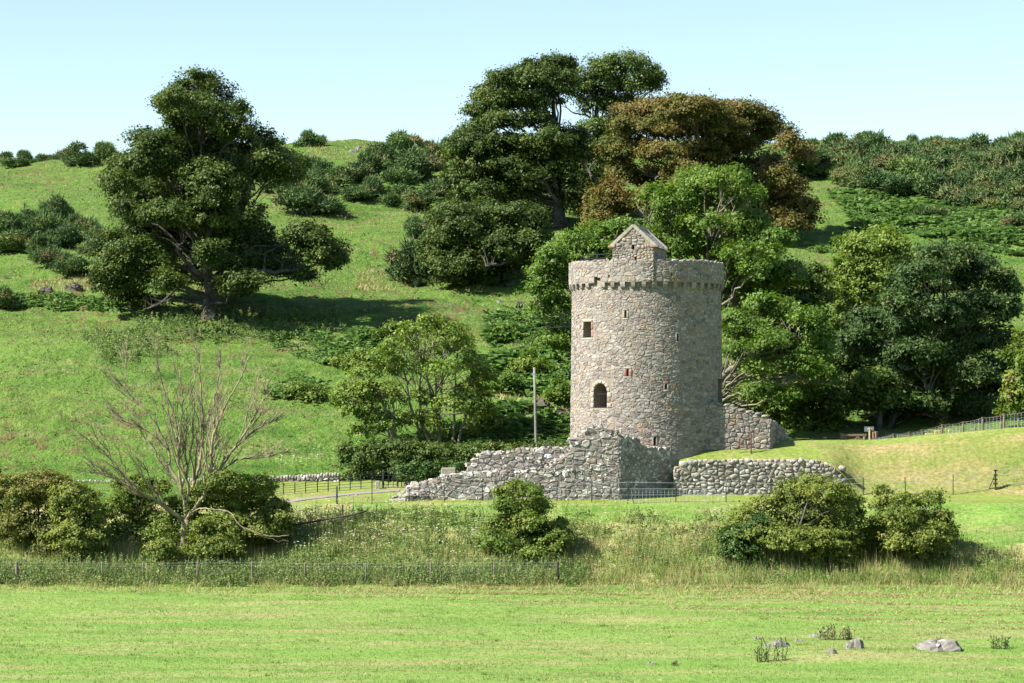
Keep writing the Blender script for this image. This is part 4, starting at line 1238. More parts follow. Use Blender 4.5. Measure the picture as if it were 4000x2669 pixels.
make_tree('ash_tree', 'open ash with pale twisting branches showing through, rising behind the tower top', 'tree', 180, 2800,
  [(2620,772,70,40),(2740,702,80,36),(2840,692,62,32),(2560,762,46,32),(2680,802,100,40),(2820,782,90,46),(2920,762,54,32),(2600,882,70,40),(2740,872,90,40),(2880,862,80,46),(2970,882,54,40),(2700,962,80,40),(2820,962,90,40),(2930,962,62,40),
   (2860,1052,70,40),(2980,1022,54,32),(3060,1062,60,36),(2600,960,60,40),(2940,1100,60,40),(2500,930,60,40),(3040,940,60,46),(2980,1100,70,46),(3085,1085,60,42),(2900,1150,70,46),(2560,1000,70,46),(2480,1020,60,40),(3000,980,50,40,-4),(2880,980,60,40,-5),(2950,1060,50,36,-6)],
  'ash', 'bark_ash', 5, 0.19, 0.5, 1.0, [(2800, 1400), (2800, 1200), (2780, 1000), (2770, 850)], 0.42, None, 0.6, 0.75, 0.15, 0.0,
  [([(2800,1160,-3),(2810,1110,-4),(2850,1060,-5),(2880,1040,-5),(2870,985,-5),(2895,975,-5)], 0.15), ([(2830,1075,-4),(2900,1050,-5),(2960,1030,-5),(3040,1022,-5)], 0.11), ([(2800,1010,-4),(2790,920,-5),(2810,830,-5),(2870,770,-5)], 0.1),
   ([(2640,990,-3),(2660,920,-4),(2620,860,-4)], 0.08), ([(2560,960,-3),(2530,860,-4),(2500,820,-4)], 0.07), ([(2880,1000,-3),(2930,920,-4),(2960,840,-4)], 0.09)], twig=1.4, fill=1.5)

make_tree('ash_tree', 'bright green ash foliage at the sunlit left edge of the tower', 'tree', 174, 2300,
  [(2250,932,62,34),(2330,902,54,34),(2180,992,70,34),(2280,1012,70,34),(2120,1052,62,34),(2220,1082,72,34),(2140,1132,62,34),(2182,1192,62,34),(2112,1212,44,24),(2200,1282,54,32),(2150,1335,62,32),(2350,982,62,40),(2420,902,54,40),(2400,1000,60,40),(2230,1350,40,30),(2090,1130,36,22)],
  'ash', 'bark_ash', 6, 0.19, 0.5, 1.0, [(2310, 1400), (2320, 1150), (2330, 980)], 0.35, None, 0.5, 0.75, 0.15, 0.05,
  [([(2260,1330,-2),(2160,1320,-3),(2100,1345,-3)], 0.07), ([(2240,1275,-2),(2140,1280,-3),(2080,1210,-3)], 0.08), ([(2290,1120,-2),(2200,1100,-3),(2120,1090,-3)], 0.07)], twig=1.4, fill=1.3)

make_tree('oak_tree', 'dark round topped tree in shade between the tower and the pale ash', 'tree', 188, 3120,
  [(3150,1082,76,42),(3050,1092,66,50),(3190,1162,56,42),(3080,1182,86,50),(2960,1122,66,50),(3160,1240,60,50),(3000,1200,80,50),(3100,1290,90,50),(2920,1220,60,50)],
  'sycamore_light', 'bark', 7, 0.21, 0.55, 1.0, [(3120, 1400), (3110, 1150)], 0.35, fill=1.2)

make_tree('ash_tree', 'low gnarled ash with bare bent limbs beside the shaded side of the tower', 'tree', 166, 2800,
  [(2900,1252,80,40),(3030,1212,90,40),(3140,1232,70,36),(2960,1325,100,40),(3100,1310,100,40),(3190,1300,44,40),(2862,1372,44,32),(3000,1392,90,30),(3150,1382,62,30),(2870,1310,50,36),(3060,1440,70,24),(3200,1370,40,40),(3220,1455,40,30),(2950,1440,50,26,-4),(3110,1420,60,26,-5),(3000,1330,60,30,-5),(2900,1360,44,28,-4),(3170,1440,50,26,-5),(2960,1520,60,24,-4),(3080,1540,60,22,-4)],
  'ash', 'bark_ash', 8, 0.18, 0.5, 1.0, [(2800, 1600), (2812, 1520)], 0.4, None, 0.6, 0.75, 0.15, 0.0,
  [([(2812,1480,0),(2880,1425,-2),(2930,1395,-3),(3010,1375,-3),(3120,1340,-3)], 0.22), ([(2870,1440,-1),(2930,1480,-2),(3060,1505,-3),(3110,1480,-3),(3190,1480,-3),(3240,1500,-3)], 0.16), ([(2960,1390,-3),(2975,1340,-3),(3010,1280,-3)], 0.09),
   ([(2920,1395,-3),(2910,1330,-3),(2905,1290,-3)], 0.09), ([(3060,1500,-3),(3080,1450,-3),(3090,1390,-3)], 0.07), ([(2990,1400,-2),(3060,1385,-2),(3110,1375,-2)], 0.1)], n_limb=6, twig=1.4, fill=1.5)

make_tree('ash_tree', 'pale yellow green ash between the dark chestnut and the gnarled ash', 'tree', 192, 3400,
  [(3390,962,100,40),(3490,962,70,40),(3322,1032,62,40),(3420,1052,105,50),(3540,1042,62,40),(3282,1112,54,50),(3372,1142,92,50),(3300,1202,54,50),(3272,1282,54,40),(3480,1122,72,40),(3390,1220,70,50),(3340,1300,60,50),(3440,910,50,26)],
  'ash_pale', 'bark_ash', 9, 0.19, 0.52, 1.0, [(3400, 1500), (3400, 1200), (3420, 1000)], 0.32, None, 0.6, 0.75, 0.15, 0.1, twig=1.2, fill=1.0)

make_tree('chestnut_tree', 'big dark horse chestnut with a rounded crown hanging over the wire fence', 'tree', 173, 3690,
  [(3650,984,62,32),(3730,1004,100,42),(3600,1062,92,42),(3820,1054,92,50),(3900,1104,62,50),(3700,1112,122,50),(3552,1152,92,42),(3462,1192,72,42),(3402,1262,82,42),(3532,1272,112,50),(3680,1232,122,50),(3830,1202,122,50),(3940,1204,46,50),(3332,1332,72,42),
   (3432,1372,102,42),(3572,1392,122,50),(3720,1352,122,50),(3860,1322,112,50),(3292,1422,54,42),(3392,1472,92,42),(3522,1492,102,42),(3662,1482,112,50),(3800,1442,112,50),(3920,1422,82,42),(3352,1542,62,32),(3472,1572,72,32),(3602,1572,72,32),
   (3742,1562,92,32),(3862,1522,82,32),(3520,1620,60,24),(3800,1600,80,26)],
  'chestnut', 'bark_ash', 10, 0.21, 0.55, 1.0, [(3692, 1610), (3690, 1540), (3680, 1350), (3690, 1150)], 0.46, None, 0.6, 0.75, 0.15, 0.3,
  [([(3685,1600,0),(3640,1540,-2),(3600,1480,-2)], 0.22), ([(3695,1590,0),(3720,1520,-2),(3750,1470,-2)], 0.18)], aspect=0.55, fill=1.1)

make_tree('chestnut_tree', 'slim shaded tree with twin leaning trunks beside the field gate', 'tree', 170, 3432,
  [(3440,1540,70,36),(3370,1580,60,30),(3500,1560,60,30),(3420,1480,70,40),(3300,1600,60,30),(3260,1560,50,40),(3340,1500,70,40)],
  'sycamore_light', 'bark', 11, 0.24, 0.5, 0.7, [(3436, 1640), (3440, 1580), (3445, 1500)], 0.26, None, 0.8, limbs=[([(3455,1715,0),(3490,1640,0),(3520,1560,0)], 0.18)], n_limb=3)

make_tree('chestnut_tree', 'partly visible dark tree at the right edge, below the chestnut crown', 'tree', 166, 4020,
  [(3962,1404,54,50),(3992,1502,54,56),(3962,1562,44,40),(4050,1420,70,70),(4060,1540,70,60),(4000,1330,50,40),(4090,1640,60,50),(4120,1480,60,60),(3930,1610,40,24)],
  'elder', 'bark_ash', 12, 0.24, 0.5, 1.0, [(4020, 1640), (4030, 1450)], 0.25)

make_tree('ash_sapling', 'light green many stemmed ash on the slope behind the hedge, right one of two', 'tree', 160, 1690,
  [(1690,1256,56,24),(1622,1292,72,34),(1752,1292,72,34),(1562,1352,72,34),(1682,1362,92,40),(1800,1352,62,40),(1502,1402,62,34),(1602,1432,82,34),(1850,1422,62,40),(1742,1442,72,34),(1902,1472,54,34),(1842,1532,72,40),(1760,1582,72,40),(1882,1602,54,34),
   (1642,1562,60,30),(1722,1682,72,34),(1822,1682,62,34),(1560,1640,60,34),(1650,1640,60,30)],
  'ash_pale', 'bark_ash', 13, 0.165, 0.42, 0.52, [(1640, 1640), (1640, 1500), (1660, 1350)], 0.12, None, 0.6, 0.5, 0.15, 0.0,
  [([(1720,1755),(1710,1640),(1700,1540),(1705,1430),(1690,1340)], 0.12), ([(1714,1750),(1716,1600),(1728,1480),(1735,1380),(1742,1310)], 0.1), ([(1700,1720),(1690,1580),(1668,1470),(1650,1420),(1640,1360)], 0.1), ([(1640,1690),(1600,1570),(1585,1470),(1560,1410)], 0.1),
   ([(1770,1740),(1775,1600),(1780,1460),(1790,1380)], 0.09), ([(1785,1760),(1800,1680),(1840,1580),(1870,1480)], 0.1), ([(1700,1560),(1680,1500),(1640,1460),(1590,1440)], 0.07)], n_limb=0, twig=2.0, fill=0.25)

make_tree('ash_sapling', 'shorter light green ash of the two behind the hedge, leaning over the pasture', 'tree', 159, 1540,
  [(1422,1452,62,34),(1372,1522,62,34),(1482,1522,72,40),(1382,1602,54,34),(1462,1622,72,40),(1402,1690,44,24),(1530,1560,50,34),(1340,1560,40,30),(1520,1660,50,34),(1440,1560,60,40)],
  'ash_pale', 'bark_ash', 14, 0.165, 0.42, 0.6, [(1540, 1690), (1520, 1600)], 0.1, None, 0.6, 0.5, 0.15, 0.0,
  [([(1540,1710),(1510,1610),(1490,1560),(1400,1520),(1370,1500)], 0.1), ([(1530,1715),(1500,1660),(1430,1640),(1380,1620)], 0.08), ([(1545,1700),(1538,1600),(1530,1520)], 0.08)], n_limb=0, twig=2.0, fill=0.25)

# shrubs of the bank
SH = dict(rc=0.34, leaf=0.122, dscale=1.06, fill=0.3, depth=0.8, flat=0.6, droop=0.1, inner=0.12, n_limb=4, r0=0.09, twig=0.8)
make_tree('hawthorn_bush', 'olive brown hawthorn bush near the left end of the bank', 'shrub', 136.5, 150,
  [(150,1888,95,46),(90,1962,80,46),(205,1958,95,46),(60,2052,64,52),(175,2062,110,52),(100,2122,90,42),(215,2130,60,40),(40,1900,50,36),(250,1910,46,30)], 'hawthorn_olive', 'bark', 20, **SH)
make_tree('hawthorn_bush', 'rounded mid green hawthorn right of the olive brown one', 'shrub', 135.4, 315,
  [(302,1942,72,40),(312,2012,92,52),(282,2092,92,52),(345,2112,70,42),(220,2000,50,40),(370,2040,44,44),(300,2160,80,24)], 'hawthorn', 'bark', 21, **SH)
make_tree('elder_bush', 'bright leaved bush between the hawthorn and the bare dead tree', 'shrub', 138.0, 560,
  [(522,1892,70,32),(602,1902,52,32),(500,1962,62,32),(562,2002,62,50),(522,2082,72,50),(622,2062,52,50),(642,2122,72,42),(450,1990,40,50),(460,2090,40,50),(680,2010,40,60),(560,2150,80,24)], 'elder', 'bark', 22, **SH)
make_tree('hawthorn_bush', 'large dark hawthorn right behind the bare dead tree', 'shrub', 137.2, 930,
  [(880,1882,92,32),(982,1906,92,42),(852,1952,92,50),(1002,1982,102,50),(1080,2002,46,42),(782,2052,62,50),(882,2062,92,50),(1002,2082,92,42),(822,2132,82,32),(760,1960,40,50),(1070,2080,50,50),(930,2150,90,26),(1090,2050,40,40)], 'hawthorn', 'bark', 23, **SH)
make_tree('hawthorn_bush', 'low yellow green bush hiding the foot of the bare dead tree', 'shrub', 134.0, 770,
  [(790,2090,40,34),(820,2130,70,36),(640,2150,60,30),(760,2165,60,24),(870,2150,60,30),(800,2050,36,26),(690,2180,60,18)], 'hawthorn', 'bark', 29, **SH)
make_tree('conifer_bush', 'sliver of a very dark bush cut off by the left edge', 'shrub', 138, -30,
  [(-30,1900,34,60),(-35,2000,50,70),(-30,2100,46,60),(-60,1850,40,50)], 'chestnut', 'bark', 24, **SH)
make_tree('elder_bush', 'solitary pointed elder bush standing on the bank below the ruined wall', 'shrub', 136.0, 2050,
  [(2008,1898,28,20),(1992,1932,52,30),(2066,1922,44,24),(1952,1916,14,10),(1982,1982,52,32),(2082,1972,62,30),(2122,2000,30,18),(1972,2052,72,36),(2072,2042,72,36),(2172,2062,52,36),(1952,2122,80,36),(2062,2122,80,42),(2162,2112,62,36),(2000,2172,82,24),(2102,2162,72,24),(2210,2100,30,18)], 'elder', 'bark', 25, **SH)
make_tree('hawthorn_bush', 'broad rounded hawthorn in front of the dry stone retaining wall', 'shrub', 136.0, 3080,
  [(3180,1888,62,32),(3102,1926,72,42),(3232,1926,80,32),(3302,1976,72,42),(3002,1976,72,36),(3122,2006,102,46),(3242,2036,102,42),(3345,2056,60,50),(2922,2026,62,36),(2872,2086,62,42),(2982,2086,92,42),(3112,2106,102,42),(3242,2116,102,42),(2872,2152,52,42),
   (2982,2166,92,32),(3112,2176,102,32),(3252,2176,92,32),(3340,2140,60,40)], 'hawthorn', 'bark', 26, **SH)
make_tree('hawthorn_bush', 'smaller straggly hawthorn with sprays sticking out, at the right end of the bank', 'shrub', 135.4, 3580,
  [(3452,1936,30,30),(3440,1980,36,30),(3532,1966,56,32),(3620,1960,46,32),(3668,1940,20,24),(3502,2032,72,42),(3602,2042,82,42),(3682,2012,26,26),(3552,2112,92,42),(3652,2092,62,42),(3700,2060,22,40),(3715,2100,16,26),(3502,2152,72,36),(3602,2162,82,32),(3430,2080,40,50)], 'hawthorn', 'bark', 27, **SH)
make_tree('ivy_bush', 'glossy dark ivy mass clinging to the left flank of the broad hawthorn', 'shrub', 134.9, 2890,
  [(2862,2102,46,40),(2892,2152,60,40),(2842,2170,30,40),(2930,2190,60,30),(2960,2060,50,40)], 'ivy', 'bark', 28, **SH)

for i, (px, py, w, h, m, lab) in enumerate(((1975, 1300, 130, 70, 'ash', 'green bramble thicket on the slope right of the many stemmed ash, upper one'), (2070, 1420, 130, 80, 'ash_pale', 'bright leafy shrub on the slope behind the pole'), (1985, 1500, 120, 80, 'ash', 'bramble thicket just left of the pole halfway up the slope'),
   (2190, 1530, 90, 90, 'ash', 'green shrub touching the left side of the tower'), (1900, 1640, 130, 80, 'ash_pale', 'leafy shrub between the many stemmed ash and the pole'), (1420, 1410, 190, 70, 'elder', 'rank green shrubs in the shade below the lone sycamore'), (1180, 1530, 150, 60, 'elder', 'low bush on the pasture above the small ash'), (1540, 1300, 130, 70, 'elder', 'shaded bush at the end of the sycamore shadow'))):
    g_ = G(px, py + h*0.5)
    make_tree('wild_shrub', lab, 'shrub', float(g_[1]), px, [(px + dx*w, py + dy*h, w*0.27, h*0.3) for dx, dy in ((-.3, .15), (.3, .12), (0, -.2), (-.15, .3), (.2, .3), (.05, .1))], m, 'bark', 400 + i, rc=0.4, leaf=0.16, depth=0.9, n_limb=0, r0=0.07, inner=0.1, fill=0.8)

# hedges behind the ruin
HK = dict(rc=0.34, leaf=0.13, depth=0.35, flat=0.7, droop=0.0, inner=0.1, n_limb=0, r0=0.05, twig=0.3)
make_tree('hedge', 'tall dark hawthorn hedge behind the black iron gate', 'hedge', 152.5, 1500,
  [(1372,1802,44,52),(1440,1782,60,50),(1520,1772,70,42),(1600,1762,70,36),(1672,1772,52,32),(1382,1872,44,46),(1450,1862,62,50),(1540,1832,72,42),(1632,1812,72,32),(1360,1760,30,30),(1560,1740,60,20),(1410,1905,60,20)], 'hedge', 'bark', 30, **HK)
make_tree('ivy_hedge', 'glossy ivy draped along the low wall left of the ruin', 'hedge', 149.6, 1700,
  [(x, 1838 + 0.02*(1700-x), 34, 24) for x in range(1580, 1850, 34)] + [(x, 1862, 28, 16) for x in range(1590, 1780, 40)], 'ivy', 'bark', 31, **HK)
make_tree('hedge', 'long low clipped hedge running behind the ruined wall to the tower', 'hedge', 155.0, 1950,
  [(x, 1762 - 0.02*(x-1700) + (6 if x % 80 else -3), 36, 22) for x in range(1650, 2240, 30)] + [(x, 1790 - 0.02*(x-1700), 40, 26) for x in range(1660, 2240, 50)], 'hedge', 'bark', 32, **HK)
# shaded undergrowth under the trees by the gate
make_tree('undergrowth_bush', 'shadowed leafy thicket under the trees beside the stub wall', 'shrub', 171, 3080,
  [(x, y, 60, 40) for x in range(2860, 3300, 75) for y in (1560, 1630, 1690)] + [(3010,1500,60,40),(3150,1530,60,40)], 'elder', 'bark', 33, rc=0.5, leaf=0.22, depth=0.4, n_limb=0, r0=0.08, inner=0.2)
make_tree('undergrowth_bush', 'shadowed leafy thicket under the chestnut, behind the wire fence', 'shrub', 178, 3620,
  [(x, y, 70, 45) for x in range(3320, 4100, 95) for y in (1590, 1660)], 'sycamore_light', 'bark', 34, rc=0.6, leaf=0.26, depth=0.3, n_limb=0, r0=0.08, inner=0.2)

# ------------------------------------------------------------------ the dead tree
dead = thing('dead_tree', 'bare dead tree with a fan of leafless branches among the bushes', 'tree', (xpx(712, 136.3), 136.3, gz(xpx(712, 136.3), 136.3)))
rng = np.random.RandomState(99)
DD = 136.3
def dz(px, py, dy=0): return W(px, py, DD + dy)
twd = MB()
def smooth_line(pts, m):
    q = np.array(pts); i0 = np.linspace(0, 1, len(q)); s = np.linspace(0, 1, m)
    Q = np.stack([np.interp(s, i0, q[:, k]) for k in range(3)], 1)
    for _ in range(2): Q[1:-1] = (Q[:-2] + 2*Q[1:-1] + Q[2:])/4
    return Q
def grow(Q, r0_, r1_, lev):
    n = len(Q); L = np.linalg.norm(np.diff(Q, axis=0), axis=1).sum()
    nb = {0: 10, 1: 6, 2: 2}[lev]
    for k in range(nb):
        t = rng.uniform(0.18 if lev == 0 else 0.1, 0.95); i = min(n - 2, int(t*(n-1)))
        p = Q[i]; d = Q[min(i+2, n-1)] - Q[max(i-1, 0)]; d /= np.linalg.norm(d) + 1e-9
        a = rng.normal(size=3); a -= (a@d)*d; a /= np.linalg.norm(a)
        e = d*0.85 + a*rng.uniform(0.25, 0.55); e[2] += 0.15 if lev < 2 else 0.1; e /= np.linalg.norm(e)
        l = L*(1 - 0.55*t)*rng.uniform(0.35, 0.75) * (0.75 if lev else 0.95)
        if l < 0.18: continue
        e2 = d*0.8 + e*0.5; e2[2] += 0.25; e2 /= np.linalg.norm(e2)
        B_ = bez(p, p + e*l*0.5, p + e*l*0.5 + e2*l*0.5, 7); B_[1:] += rng.normal(size=(6, 3))*0.022*l
        ra = (r0_ + (r1_ - r0_)*t)*0.62
        rb = max(0.011, ra*0.35)
        add_tube(twd, B_, np.linspace(max(ra, .014), rb, 7), 5 if lev < 1 else 3, rng.rand(), cap=False)
        if lev < 2: grow(B_, ra, rb, lev + 1)
Q = smooth_line([dz(700, 2230), dz(712, 2180), dz(722, 2100), dz(727, 2030)], 10)
V, f4, f3 = tube_arrays(Q, np.linspace(0.28, 0.21, 10) + np.array([.1, .04] + [0]*8), 10)
mk('trunk', V, [f4, f3], MAT['bark_dead'], dead, True)
for pts, ra in (
    ([(724,2040),(660,1990,-.5),(590,1945,-1),(520,1915,-1.4),(440,1800,-1.6),(380,1740,-1.8),(345,1710,-1.9)], 0.12),
    ([(520,1915,-1.4),(470,1880,-1.5),(420,1850,-1.7),(370,1850,-1.8),(355,1790,-1.9)], 0.06),
    ([(727,2020),(722,1960,.3),(700,1890,.6),(665,1830,.8),(660,1750,.9),(600,1640,1.1),(500,1540,1.4),(485,1500,1.5)], 0.11),
    ([(728,2010),(715,1930,-.3),(700,1870,-.5),(702,1780,-.6),(690,1640,-.8),(640,1520,-1),(610,1430,-1.1)], 0.10),
    ([(727,2000),(745,1920,.2),(765,1870,.3),(785,1790,.4),(792,1700,.4),(790,1580,.5),(780,1450,.5),(778,1370,.5)], 0.13),
    ([(730,1980),(740,1900,-.6),(690,1800,-.8),(705,1700,-1.1),(715,1560,-1.2),(700,1440,-1.3)], 0.09),
    ([(790,1680,.4),(830,1600,.3),(850,1500,.3),(862,1380,.3)], 0.07),
    ([(730,2030),(800,1930,-.7),(820,1860,-.9),(830,1720,-1.1),(870,1600,-1.3),(940,1480,-1.5),(975,1390,-1.6)], 0.11),
    ([(735,2030),(800,1960,.8),(850,1850,1.1),(900,1770,1.4),(960,1690,1.7),(1030,1560,2),(1060,1470,2.1)], 0.12),
    ([(860,1840,1.1),(920,1800,1),(980,1785,.9),(1050,1785,.7),(1110,1765,.5)], 0.06),
    ([(900,1770,1.4),(980,1690,1.6),(1050,1650,1.8),(1110,1610,1.9)], 0.06),
    ([(740,2020),(770,1985,-1),(840,1990,-1.6),(900,2000,-2),(930,2050,-2.2),(980,2075,-2.4),(1060,2100,-2.5),(1130,2090,-2.6)], 0.04),
    ([(660,1760,.9),(600,1700,.8),(540,1660,.8),(470,1640,.7),(410,1580,.6)], 0.06)):
    Q = smooth_line([dz(*p) for p in pts], 5*len(pts))
    ra *= 0.97
    Q[1:-1] += rng.normal(size=(len(Q)-2, 3))*0.02
    V, f4, f3 = tube_arrays(Q, np.linspace(ra, 0.024, len(Q)), 8)
    mk('limb', V, [f4, f3], MAT['bark_dead'], dead, True)
    if pts[-1][1] < 2000: grow(Q, ra, 0.02, 0)
    else: grow(Q[::3], ra*0.5, 0.012, 2)
twd.build('twig', MAT['bark_dead'], dead, True, 'stuff')

# ------------------------------------------------------------------ gorse bushes: a few shapes, copied
def gorse_proto(seed):
    rng = np.random.RandomState(seed)
    nl = rng.randint(10, 15)
    SP, ST_ = [], []
    C_, N_, T_ = [], [], []
    for i in range(nl):
        a = rng.uniform(0, 6.28); d = rng.uniform(0.05, 0.42)
        r = rng.uniform(0.15, 0.27)
        c = np.array([math.cos(a)*d, math.sin(a)*d, rng.uniform(0.12, 0.80 - d*1.1)])
        n = int(330*(r/0.2)**2)
        u = unit(rng, n); u[:, 2] = np.abs(u[:, 2])*1.0 - 0.5*rng.rand(n)
        sp = rng.uniform(0.72, 1.12, n)[:, None]
        sp *= 1 + 0.16*np.sin(u[:, :1]*9 + i)*np.sin(u[:, 1:2]*8 + 2*i) + 0.1*np.sin(u[:, 2:]*11 + u[:, :1]*7)
        C_.append(c + u*r*sp*np.array([1.05, 1.05, 0.95])); N_.append(u + 0.55*rng.normal(size=(n, 3)))
        b = rng.uniform(0.1, 0.6) + (0.3 if rng.rand() < 0.2 else 0)
        T_.append(np.clip(rng.normal(b, 0.12, n), 0, 1))
        m_ = int(n*0.55)                                             # shoots that stick out of the dome
        us2 = u[:m_]; b0 = c + us2*r*sp[:m_]*np.array([1.0, 1.0, 0.95]); sd2 = np.cross(us2, rng.normal(size=(m_, 3))); sd2 /= np.linalg.norm(sd2, axis=1)[:, None]
        ln = rng.uniform(0.05, 0.12, m_)[:, None]; tipd = us2 + 0.4*rng.normal(size=(m_, 3)) + np.array([0, 0, 0.35])
        SP.append(np.stack([b0 + sd2*0.016, b0 - sd2*0.016, b0 + tipd*ln], 1)); ST_.append(np.clip(rng.normal(b, 0.12, m_), 0, 1))
    C_ = np.concatenate(C_); N_ = np.concatenate(N_); T_ = np.concatenate(T_)
    k = C_[:, 2] > 0.0
    V, f = leaf_arrays(rng, C_[k], N_[k], 0.07, 0.5)
    SP = np.concatenate(SP).reshape(-1, 3); nv = len(V)
    fol = (np.concatenate([V, SP]), [f, np.arange(len(SP)).reshape(-1, 3) + nv], np.concatenate([np.repeat(T_[k], 4), np.repeat(np.concatenate(ST_), 3)]))
    mb = MB()
    for i in range(5):
        a = rng.uniform(0, 6.28)
        e = np.array([math.cos(a)*0.25, math.sin(a)*0.25, 0.45])
        add_tube(mb, bez((0, 0, -0.1), (e[0]*0.2, e[1]*0.2, 0.25), e, 5), np.linspace(0.028, 0.012, 5), 5)
    return fol, mb
protos = []
for s in range(7):
    (V, f, T), mb = gorse_proto(200 + s)
    t = thing('gorse_bush', 'x', 'shrub', (0, 0, 0))
    a = mk('foliage', V, f, MAT['gorse'], t, False, {'tone': T})
    b = mb.build('stem', MAT['bark'], t, True)
    protos.append((t, a, b))
n_used = [0]*7
grng = np.random.RandomState(300)
def gorse(px, py, w, h, label, group):
    p = G(px, py)
    D = p[1]
    i = grng.randint(7)
    t0, a0, b0 = protos[i]
    if n_used[i] == 0: t, first = t0, True
    else: t, first = t0.copy(), False
    n_used[i] += 1
    if not first:
        COL.objects.link(t)
        for c in (a0, b0):
            k = c.copy(); COL.objects.link(k); k.parent = t
    t.location = (p[0], p[1], p[2] - 0.05*h/F*D)
    sw, sh_ = w/F*D*1.28, h/F*D*1.3
    t.scale = (sw, sw*0.95, sh_)
    t.rotation_euler = (0, 0, grng.uniform(0, 6.28))
    t['label'] = label; t['group'] = group; t['category'] = 'shrub'
    return t

def ordinal(i, n, side='left'):
    words_ = ['first', 'second', 'third', 'fourth', 'fifth', 'sixth', 'seventh', 'eighth', 'ninth', 'tenth', 'eleventh', 'twelfth', 'thirteenth', 'fourteenth', 'fifteenth', 'sixteenth', 'seventeenth', 'eighteenth', 'nineteenth', 'twentieth']
    if i < n/2: return words_[i] + ' from the left'
    return words_[n-1-i] + ' from the right'
def row(lst, text, group):
    lst = sorted(lst)
    for i, (x, y, w, h) in enumerate(lst):
        gorse(x, y, w, h, text.format(ordinal(i, len(lst))), group)

row([(20,640,62,62),(92,626,60,56),(60,655,80,46),(165,628,90,48),(228,606,62,66),(272,608,56,50),(312,648,110,86),(405,640,90,78),(352,606,46,50),(462,628,56,56)], 'gorse bush on the far left skyline, {}', 'gorse along the far left skyline')
gorse(1212, 578, 84, 72, 'lone round gorse bush on the bare grassy skyline beside the sycamore', 'gorse on the hill')
gorse(1062, 560, 46, 46, 'small gorse bush on the skyline half hidden by the sycamore crown', 'gorse on the hill')
gorse(1210, 842, 195, 140, 'large isolated dome of gorse casting a shadow on the pasture', 'gorse on the hill')
gorse(1565, 592, 120, 84, 'rounded gorse bush breaking the skyline above the middle thicket', 'gorse on the hill')
gorse(1665, 584, 44, 40, 'tiny gorse bush on the skyline left of the tallest sycamore', 'gorse on the hill')
gorse(1620, 932, 90, 92, 'leggy pale gorse bush with bare stems left of the big sycamore', 'gorse on the hill')
gorse(1612, 1112, 170, 190, 'tall ragged gorse bush at the foot of the big sycamore crown', 'gorse on the hill')
gorse(1632, 1120, 56, 46, 'little gorse bush tucked under the tall ragged one', 'gorse on the hill')
gorse(20, 1204, 110, 76, 'dark gorse bush on the pasture cut by the left edge', 'gorse on the hill')
gorse(1720, 1105, 120, 120, 'gorse bush in the shade beside the sycamore and the ragged gorse', 'gorse on the hill')
row([(1190,692,140,90),(1262,712,130,80),(1320,732,110,90),(1390,710,110,70),(1452,690,120,110),(1502,652,130,100),(1612,702,160,130),(1682,662,110,120),(1562,732,120,90),(1100,757,130,70),(1240,756,110,90),(1400,786,120,64),(1452,776,80,80),(1562,806,100,80),(1642,826,130,90),(1722,796,120,90),(1800,746,100,70),(1748,600,80,60)],
    'dark gorse bush in the thicket between the two big sycamores, {}', 'gorse thicket between the sycamores')
gorse(1792, 602, 100, 94, 'gorse bush on the skyline touching the tallest sycamore', 'gorse on the hill')
row([(30,938,125,120),(105,928,120,115),(175,938,110,130),(225,868,100,110),(62,985,150,80),(162,1000,120,90),(252,972,110,100),(302,912,90,80),(335,942,110,110),(378,968,110,90),(405,1002,120,90),(192,1042,100,90),(255,1062,90,90),(292,1082,110,86),(350,1072,80,60)],
    'dark gorse bush in the band left of the lone sycamore, {}', 'gorse band beside the lone sycamore')
# the thicket that covers the upper right hillside
lst = []
tries = 0
mrng = np.random.RandomState(12)
while len(lst) < 74 and tries < 9000:
    tries += 1
    x = mrng.uniform(3150, 4030)
    lo = np.interp(x, [3150, 3300, 3450, 3700, 4030], [700, 730, 770, 800, 850]); hi = np.interp(x, [3150, 3300, 3500, 4030], [612, 600, 592, 590])
    y = mrng.uniform(hi, lo)
    w = mrng.uniform(95, 185)*(0.75 + 0.5*(y-hi)/(lo-hi))
    if all(((x-a)/w)**2 + ((y-b)/(w*0.40))**2 > 0.30 for a, b, c, d in lst): lst.append((x, y, w, w*mrng.uniform(0.6, 0.95)))
lst.sort(key=lambda q: q[1])
rows_ = ['along the skyline', 'just below the skyline', 'in the middle band', 'above the bracken']
for r_ in range(4):
    part = lst[len(lst)*r_//4: len(lst)*(r_+1)//4]
    row(part, 'right thicket gorse bush ' + rows_[r_] + ', {}', 'gorse thicket on the right hillside')
gorse(3640, 860, 110, 60, 'low gorse bush alone in the bracken below the right thicket', 'gorse on the hill')
gorse(3990, 900, 110, 80, 'gorse bush in the bracken at the right edge', 'gorse on the hill')
gorse(3260, 640, 150, 90, 'big smooth gorse dome on the skyline right of the copper tree', 'gorse on the hill')

# ------------------------------------------------------------------ ferns, tall grass, nettles, flowers
def inside(px, py, poly):
    c = np.zeros(len(px), bool); n = len(poly)
    for i in range(n):
        x1, y1 = poly[i]; x2, y2 = poly[(i+1) % n]
        k = ((y1 > py) != (y2 > py)) & (px < (x2-x1)*(py-y1)/((y2-y1) + 1e-9) + x1)
        c ^= k
    return c

